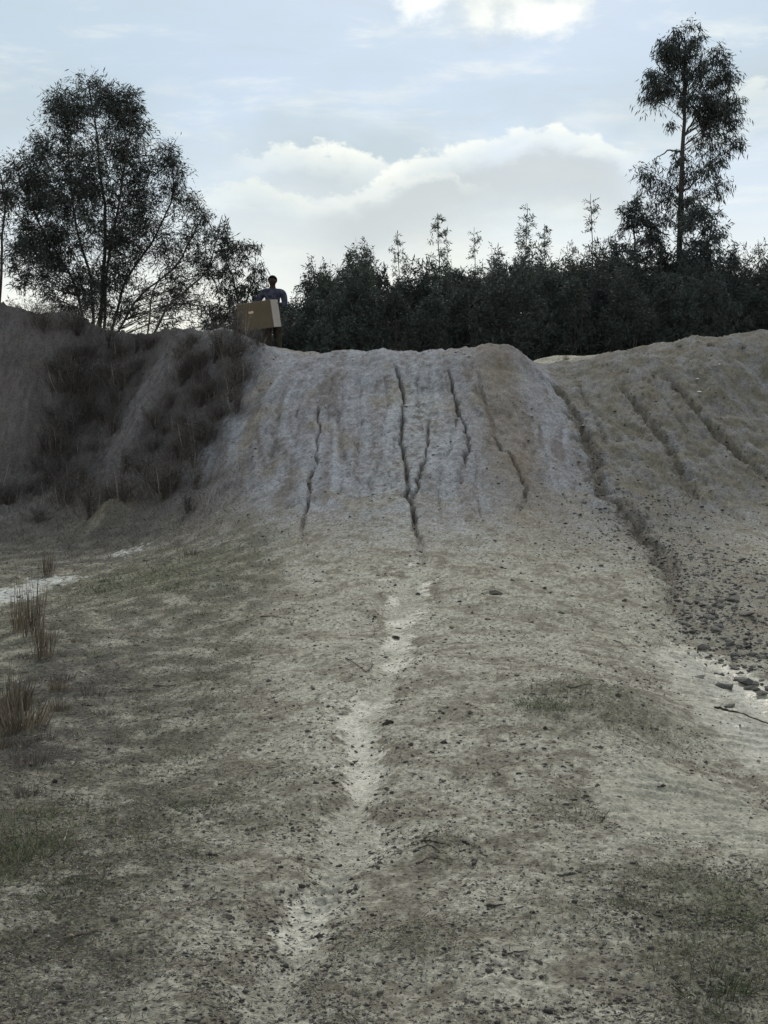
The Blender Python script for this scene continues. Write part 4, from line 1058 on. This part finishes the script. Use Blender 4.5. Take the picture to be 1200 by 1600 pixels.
# named ones, read off the photo
for px, py, sz, lab in ((1135, 1062, 30, 'large flat dark rock at the edge of the wet wash on the right'), (1090, 1052, 20, 'blocky dark rock at the left bank of the wet wash'), (1160, 1052, 22, 'dark rock lying right of the large flat one in the wash'),
        (1190, 1076, 18, 'rounded rock at the right edge beside the wash'), (1148, 1018, 18, 'dark upright rock above the pale wash bed'), (1070, 970, 18, 'dark rock at the head of the wet wash'), (1082, 982, 12, 'small upright rock at the head of the wet wash'),
        (1098, 1008, 20, 'flat rock in the pale bed of the wash'), (1138, 1100, 14, 'small flat rock alone in the wet bed'), (1180, 1056, 16, 'angular rock at the far right of the wash'),
        (1012, 1540, 17, 'lone black stone at the lower right'), (617, 988, 12, 'dark round stone on the path below the rill'), (622, 974, 10, 'smaller round stone just above the dark one on the path'), (606, 1132, 13, 'rounded stone beside the middle of the channel'),
        (500, 1446, 13, 'dark stone in the lower channel'), (522, 1460, 11, 'tan pebble right of the dark stone in the lower channel'), (510, 1620-20, 14, 'stone at the bottom of the channel'), (178, 1445, 13, 'dark clod above the fallen stick'), (360, 1435, 12, 'dark clod left of the lower channel'), (175, 1505, 16, 'flat clod below the fallen stick'),
        (1155, 1380, 12, 'small dark stone near the right edge'), (1138, 1558, 9, 'pebble at the lower right corner'), (775, 930, 12, 'dark stone on the upper path right of the channel'), (735, 1120+0, 9, 'pebble right of the path middle')):
    stone(px, py, sz*(1.35 if px > 1030 and py < 1110 else 1), lab, 'larger stones and clods', kind='stone' if px > 1000 else 'clod')
rq = random.Random(9)
for i in range(46):     # clods strewn along the channel
    t_ = rq.random(); py = 1150+t_*400; cx = np.interp(py, [1150, 1230, 1330, 1400, 1500, 1560], [555, 560, 540, 495, 455, 440])
    stone(cx+rq.gauss(0, 45)+10, py, rq.uniform(6, 12)*(0.8+0.3*t_), 'dark clod strewn along the pale washed channel of the path', 'clods along the channel', 'clod', 'clod')
for i in range(130):     # rubble by the wash
    py = rq.gauss(985, 42); px = 1085+(py-930)*.55+rq.gauss(35, 55)
    if px > 1215 or py > 1095 or py < 905: continue
    stone(px, py, rq.uniform(4, 10)*(1 if rq.random() < .75 else 1.7), 'dark angular rubble stone beside the wet wash on the right', 'rubble by the wash', 'stone', 'stone')
for i in range(90):     # rubble where the right gully spills out
    px = rq.gauss(1020, 55); stone(px, 822+(px-985)*.55+rq.gauss(0, 22), rq.uniform(4, 11), 'dark lump of rubble at the mouth of the right gully', 'rubble at the gully mouth', 'stone', 'stone')
for i in range(85):
    py = rq.uniform(935, 1075); px = 1075+(py-940)*.75+abs(rq.gauss(0, 50))
    if px < 1212: stone(px, py, rq.uniform(9, 18)*(1 if rq.random() < .8 else 1.6), 'broken dark mud clod above the wet wash at the right', 'mud clods above the wash', 'clod', 'stone')
for i in range(46):
    px = rq.uniform(640, 1010); py = rq.uniform(900, 1580)
    stone(px, py, rq.uniform(5, 10), 'small dark clod scattered right of the channel', 'scattered clods', 'clod', 'clod')
for i, (px, py) in enumerate(((1090, 592), (1094, 588), (1100, 586), (1116, 580), (1120, 578), (1124, 576), (1092, 612))):
    o = obj('scrap', rock_mesh('scrap', 300+i, 1, .25, M['foam'], .8)); x, y, z = spot(px, py); q = .035
    o.location = (x, y, z+.01); o.scale = (q*1.3, q, q); o.rotation_euler = (.4, 0, i)
    tag(o, 'small white scrap of litter on the right bank', 'litter', 'white scraps on the right bank')

def scatter(n, dens, seed, umax=.37, y0=1.9, y1=14.5):
    """random ground points, evenly spread as seen from the path, kept with probability dens(x,y)"""
    r = np.random.default_rng(seed)
    y = K/r.uniform(1/y1, 1/y0, n); x = r.uniform(-umax, umax, n)*(y+.8)
    k = r.uniform(0, 1, n) < dens(x, y)
    return x[k], y[k], r
OCT = np.array([(1, 0, 0), (-1, 0, 0), (0, 1, 0), (0, -1, 0), (0, 0, 1), (0, 0, -1)], float)
OCF = np.array([(0, 2, 4), (2, 1, 4), (1, 3, 4), (3, 0, 4), (2, 0, 5), (1, 2, 5), (3, 1, 5), (0, 3, 5)])
def pebbles(name, x, y, size, r, material):
    n = len(x); z = gz(x, y)
    V = OCT[None]*(1+r.uniform(-.35, .35, (n, 6, 1)))+r.normal(size=(n, 6, 3))*.12
    V = V*size[:, None, None]*np.stack([r.uniform(.8, 1.4, n), r.uniform(.7, 1.1, n), r.uniform(.45, .8, n)], -1)[:, None]
    a = r.uniform(0, 6.28, n); ca, sa = np.cos(a)[:, None], np.sin(a)[:, None]
    X = V[..., 0]*ca-V[..., 1]*sa; Y = V[..., 0]*sa+V[..., 1]*ca
    V = np.stack([X+x[:, None], Y+y[:, None], V[..., 2]+(z+size*.15)[:, None]], -1).reshape(-1, 3)
    Fq = (OCF[None]+np.arange(n)[:, None, None]*6).reshape(-1, 3)
    return obj(name, mesh_np(name, V, Fq, material))
def dens_g(x, y):
    n_ = fbm(x*2.1, y*2.1, 201, 4)
    ce = gmask(x, y, MK['chan']); return np.clip(.42+1.1*n_+.7*sst(ce, .05, .25)*(1-sst(ce, .35, .6)), .05, 1)*(1-.8*gmask(x, y, MK['slope']))*(1-.85*sst(gmask(x, y, MK['wet']), .4, .8))*(1-.6*sst(gmask(x, y, MK['chan']), .5, .9))
x, y, r = scatter(125000, dens_g, 61)
tag(pebbles('gravel', x, y, np.clip(r.lognormal(-5.6, .55, len(x)), .0018, .018)*np.clip(.62+.11*y/K, .8, 1.8), r, M['gravel']), 'dark fine gravel and crumbs of earth over the pale path', 'gravel', kind='stuff')
def dens_p(x, y): return np.clip(.5+.8*fbm(x*1.8, y*1.8, 205, 3), .1, 1)*(1-.5*gmask(x, y, MK['slope']))
x, y, r = scatter(26000, dens_p, 62)
tag(pebbles('pale_gravel', x, y, np.clip(r.lognormal(-5.6, .45, len(x)), .002, .014)*np.clip(.62+.11*y/K, .8, 1.8), r, M['pale_gravel']), 'pale crumbs of clay over the path', 'gravel', kind='stuff')
def dens_r(x, y): return np.clip(gmask(x, y, rub)*.9+.16*gmask(x, y, MK['rightc'])+(.45+.55*gmask(x, y, MK['rightc']))*sst(gmask(x, y, MK['rill']), .02, .3)+.10*gmask(x, y, sl)*sst(fbm(x*1.5, y*1.5, 207, 3), -.1, .3), 0, 1)
x, y, r = scatter(70000, dens_r, 63, y0=6.5, y1=15)
tag(pebbles('rubble', x, y, np.clip(r.lognormal(-4.6, .5, len(x)), .005, .035), r, M['gravel']), 'dark rubble spread over the right slope and down the rills', 'rubble', kind='stuff')

# ------------------------------------------------------------------ short grass, straw and twig litter
def dens_grass(x, y): return np.clip(.7*gmask(x, y, gp)+1.05*gmask(x, y, VG).clip(0)**1.5+1.0*blob(x, y, 250, 905, 110, 22), 0, 1)
x, y, r = scatter(150000, dens_grass, 64, y0=1.85, y1=12.5)
n = len(x)
D = r.normal(size=(n, 3))*.8; D[:, 2] = np.abs(D[:, 2])*.6+.35
hgt = r.uniform(.008, .024, n)*(1+3.6*np.clip(blob(x, y, 250, 905, 110, 22)+blob(x, y, 20, 1320, 90, 60)+.4*blob(x, y, 890, 1110, 60, 30), 0, 1))*np.clip(.6+y*.1/K, .9, 1.6)
dry = r.uniform(0, 1, n) < .45
for nm, m, k, lab in (('short_grass', M['grass'], ~dry, 'short sparse green grass growing over the pale soil'), ('dry_grass_mat', M['dry_grass'], dry, 'short dry brownish grass mixed into the green')):
    Pn = np.stack([x, y, gz(x, y)], -1)[k]
    tag(obj(nm, leaves_mesh(nm, Pn, D[k], hgt[k]*1.3, .0018+.0006*y[k]/K, m, 9)), lab, 'grass', kind='stuff')
def dens_s(x, y): return np.clip(.95*gmask(x, y, VLEFT)*(1-.6*gmask(x, y, sl))+.16+.3*gmask(x, y, VG), 0, 1)*(1-.8*sst(gmask(x, y, MK['wet']), .4, .8))
x, y, r = scatter(115000, dens_s, 65, y0=1.85, y1=13)
n = len(x); D = r.normal(size=(n, 3)); D[:, 2] = r.normal(size=n)*.12+.08
pale = r.uniform(0, 1, n) < .30
for nm, m, k, lab in (('straw_litter', M['straw'], pale, 'pale broken straw lying over the ground'), ('dark_litter', M['dead_stalk'], ~pale, 'dark shreds of dead grass lying over the ground')):
    Pn = np.stack([x, y, gz(x, y)+.004], -1)[k]
    tag(obj(nm, leaves_mesh(nm, Pn, D[k], (r.uniform(.010, .05, n)*np.clip(.6+.1*y/K, .8, 1.6))[k], .002+.0006*y[k]/K, m, 10)), lab, 'litter', kind='stuff')
# dead grass carpeting the left bank and its foot
def dens_b(x, y): return np.clip(gmask(x, y, mass)*.8+gmask(x, y, foot)*.8+gmask(x, y, MK['leftc'])*.6*np.clip(fbm(x*1.6, y*1.6, 107, 4), 0, 1)+.75*gmask(x, y, dk)+.35*gmask(x, y, VLEFT)*sst(y/K, 6, 10), 0, 1)
x, y, r = scatter(120000, dens_b, 66, y0=4.2, y1=15.2)
n = len(x); onb = np.clip(gmask(x, y, MK['leftc'])+.6*gmask(x, y, foot), 0, 1); D = r.normal(size=(n, 3))*(.4+.5*(1-onb))[:, None]; D[:, 2] = .35+.4*onb
tag(obj('dead_grass', leaves_mesh('dead_grass', np.stack([x, y, gz(x, y)-.01], -1), D, r.lognormal(-2.0, .55, n).clip(.04, .5)*np.clip(y/13/K, .35, 1)*(.28+.72*onb), .003+.0005*y/K, M['dead_stalk'], 12)), 'dark dead grass over the left bank and at its foot', 'grass', kind='stuff')

# ------------------------------------------------------------------ sticks
def stick(pts, rad, material, label, group='fallen sticks', lift=.006, arch=0.0, name='stick'):
    q = []
    for k, (a, b) in enumerate(zip(pts[:-1], pts[1:])):
        for s_ in np.linspace(0, 1, 5, endpoint=False): q.append((a[0]+(b[0]-a[0])*s_, a[1]+(b[1]-a[1])*s_))
    q.append(pts[-1]); w_ = np.array([spot(*p) for p in q]); n = len(w_)
    tt = np.linspace(0, 1, n)
    w_[:, 2] = np.maximum(w_[:, 2], w_[0, 2]*(1-tt)+w_[-1, 2]*tt)+rad*.6+lift*.3+arch*4*tt*(1-tt)
    w_ += np.random.default_rng(int(pts[0][0])).normal(size=w_.shape)*rad*np.array([.15, .5, .12])
    o_ = w_[0].copy(); tb = Tubes(6); rad = rad*.72; tb.add(w_-o_, np.linspace(rad, rad*.45, n)*(1+.25*np.random.default_rng(n).normal(size=n)).clip(.6, 1.4))
    o = obj(name, tb.mesh('stick', material)); o.location = o_
    return tag(o, label, 'stick', group)
stick([(100, 1474), (130, 1468), (160, 1462)], .009, M['twig'], 'thick dark stick lying at the lower left')
stick([(540, 1030), (556, 1040), (572, 1053)], .007, M['twig'], 'dark bent twig on the path, left leg of the crossed twigs')
stick([(582, 1034), (580, 1044), (573, 1052)], .007, M['twig'], 'dark twig on the path, right leg of the crossed twigs')
stick([(546, 1031), (560, 1029), (574, 1025)], .005, M['pale_twig'], 'pale thin twig beside the crossed twigs on the path')
stick([(1116, 1106), (1140, 1114), (1168, 1122), (1205, 1130)], .012, M['twig'], 'long dark root lying across the wet wash', arch=.02)
stick([(240, 1073), (262, 1074), (275, 1070)], .010, M['twig'], 'short dark stick with pale end left of the path')
stick([(190, 1077), (225, 1080), (240, 1078)], .004, M['twig'], 'thin twig left of the short dark stick')
stick([(406, 969), (425, 970), (446, 972)], .006, M['twig'], 'thin straight twig on the upper left of the path')
stick([(658, 1325), (675, 1330), (702, 1333)], .008, M['twig'], 'upper dark stick of the small pile on the path')
stick([(645, 1338), (668, 1334), (698, 1344)], .006, M['twig'], 'middle stick of the small pile on the path')
stick([(650, 1352), (675, 1347), (700, 1352)], .005, M['twig'], 'lowest stick of the small pile on the path')
stick([(662, 1322), (672, 1320), (684, 1316)], .005, M['twig'], 'short stick topping the small pile on the path')
stick([(760, 1418), (775, 1421), (790, 1420)], .008, M['twig'], 'short thick stick right of the lower channel')
stick([(784, 1504), (800, 1499), (825, 1496)], .006, M['twig'], 'curved dark twig near the bottom right of the path')
stick([(188, 1140), (196, 1130), (214, 1122)], .006, M['pale_twig'], 'bent pale twig among dark litter on the left')
stick([(110, 1140), (130, 1133), (150, 1125)], .004, M['pale_twig'], 'straight pale twig among dark litter on the left')
stick([(230, 1147), (240, 1143), (250, 1138)], .006, M['pale_twig'], 'short thick pale twig at the edge of the litter')
stick([(52, 1162), (66, 1158), (78, 1155)], .005, M['pale_twig'], 'pale twig below the brown dry tuft')
stick([(60, 1238), (80, 1230), (95, 1228)], .004, M['pale_twig'], 'pale straw stick above the green clump')
stick([(100, 1318), (104, 1304), (108, 1292)], .004, M['pale_twig'], 'pale stick standing out right of the green clump')
stick([(124, 1312), (130, 1303), (136, 1298)], .003, M['pale_twig'], 'thin pale stick right of the standing one')
stick([(55, 1390), (64, 1389), (73, 1391)], .006, M['pale_twig'], 'short pale stick on dark litter at the left edge')
stick([(32, 1418), (45, 1420), (58, 1421)], .005, M['pale_twig'], 'second short pale stick below the other at the left edge')
stick([(110, 1384), (140, 1383), (150, 1382)], .003, M['twig'], 'thin straight twig above the fallen dark stick')
stick([(890, 1090), (915, 1088), (930, 1086)], .005, M['twig'], 'dark twig on the low hump right of the path')
stick([(958, 1003), (970, 1006), (982, 1017)], .006, M['twig'], 'dark twig on the slope above the low hump')
stick([(500, 1130), (505, 1122), (506, 1113)], .004, M['pale_twig'], 'tiny pale stick left of the channel')

for pr in bushes+saps+shr+tuf:
    if pr.name not in used:
        for ch_ in list(pr.children): bpy.data.objects.remove(ch_)
        bpy.data.objects.remove(pr)
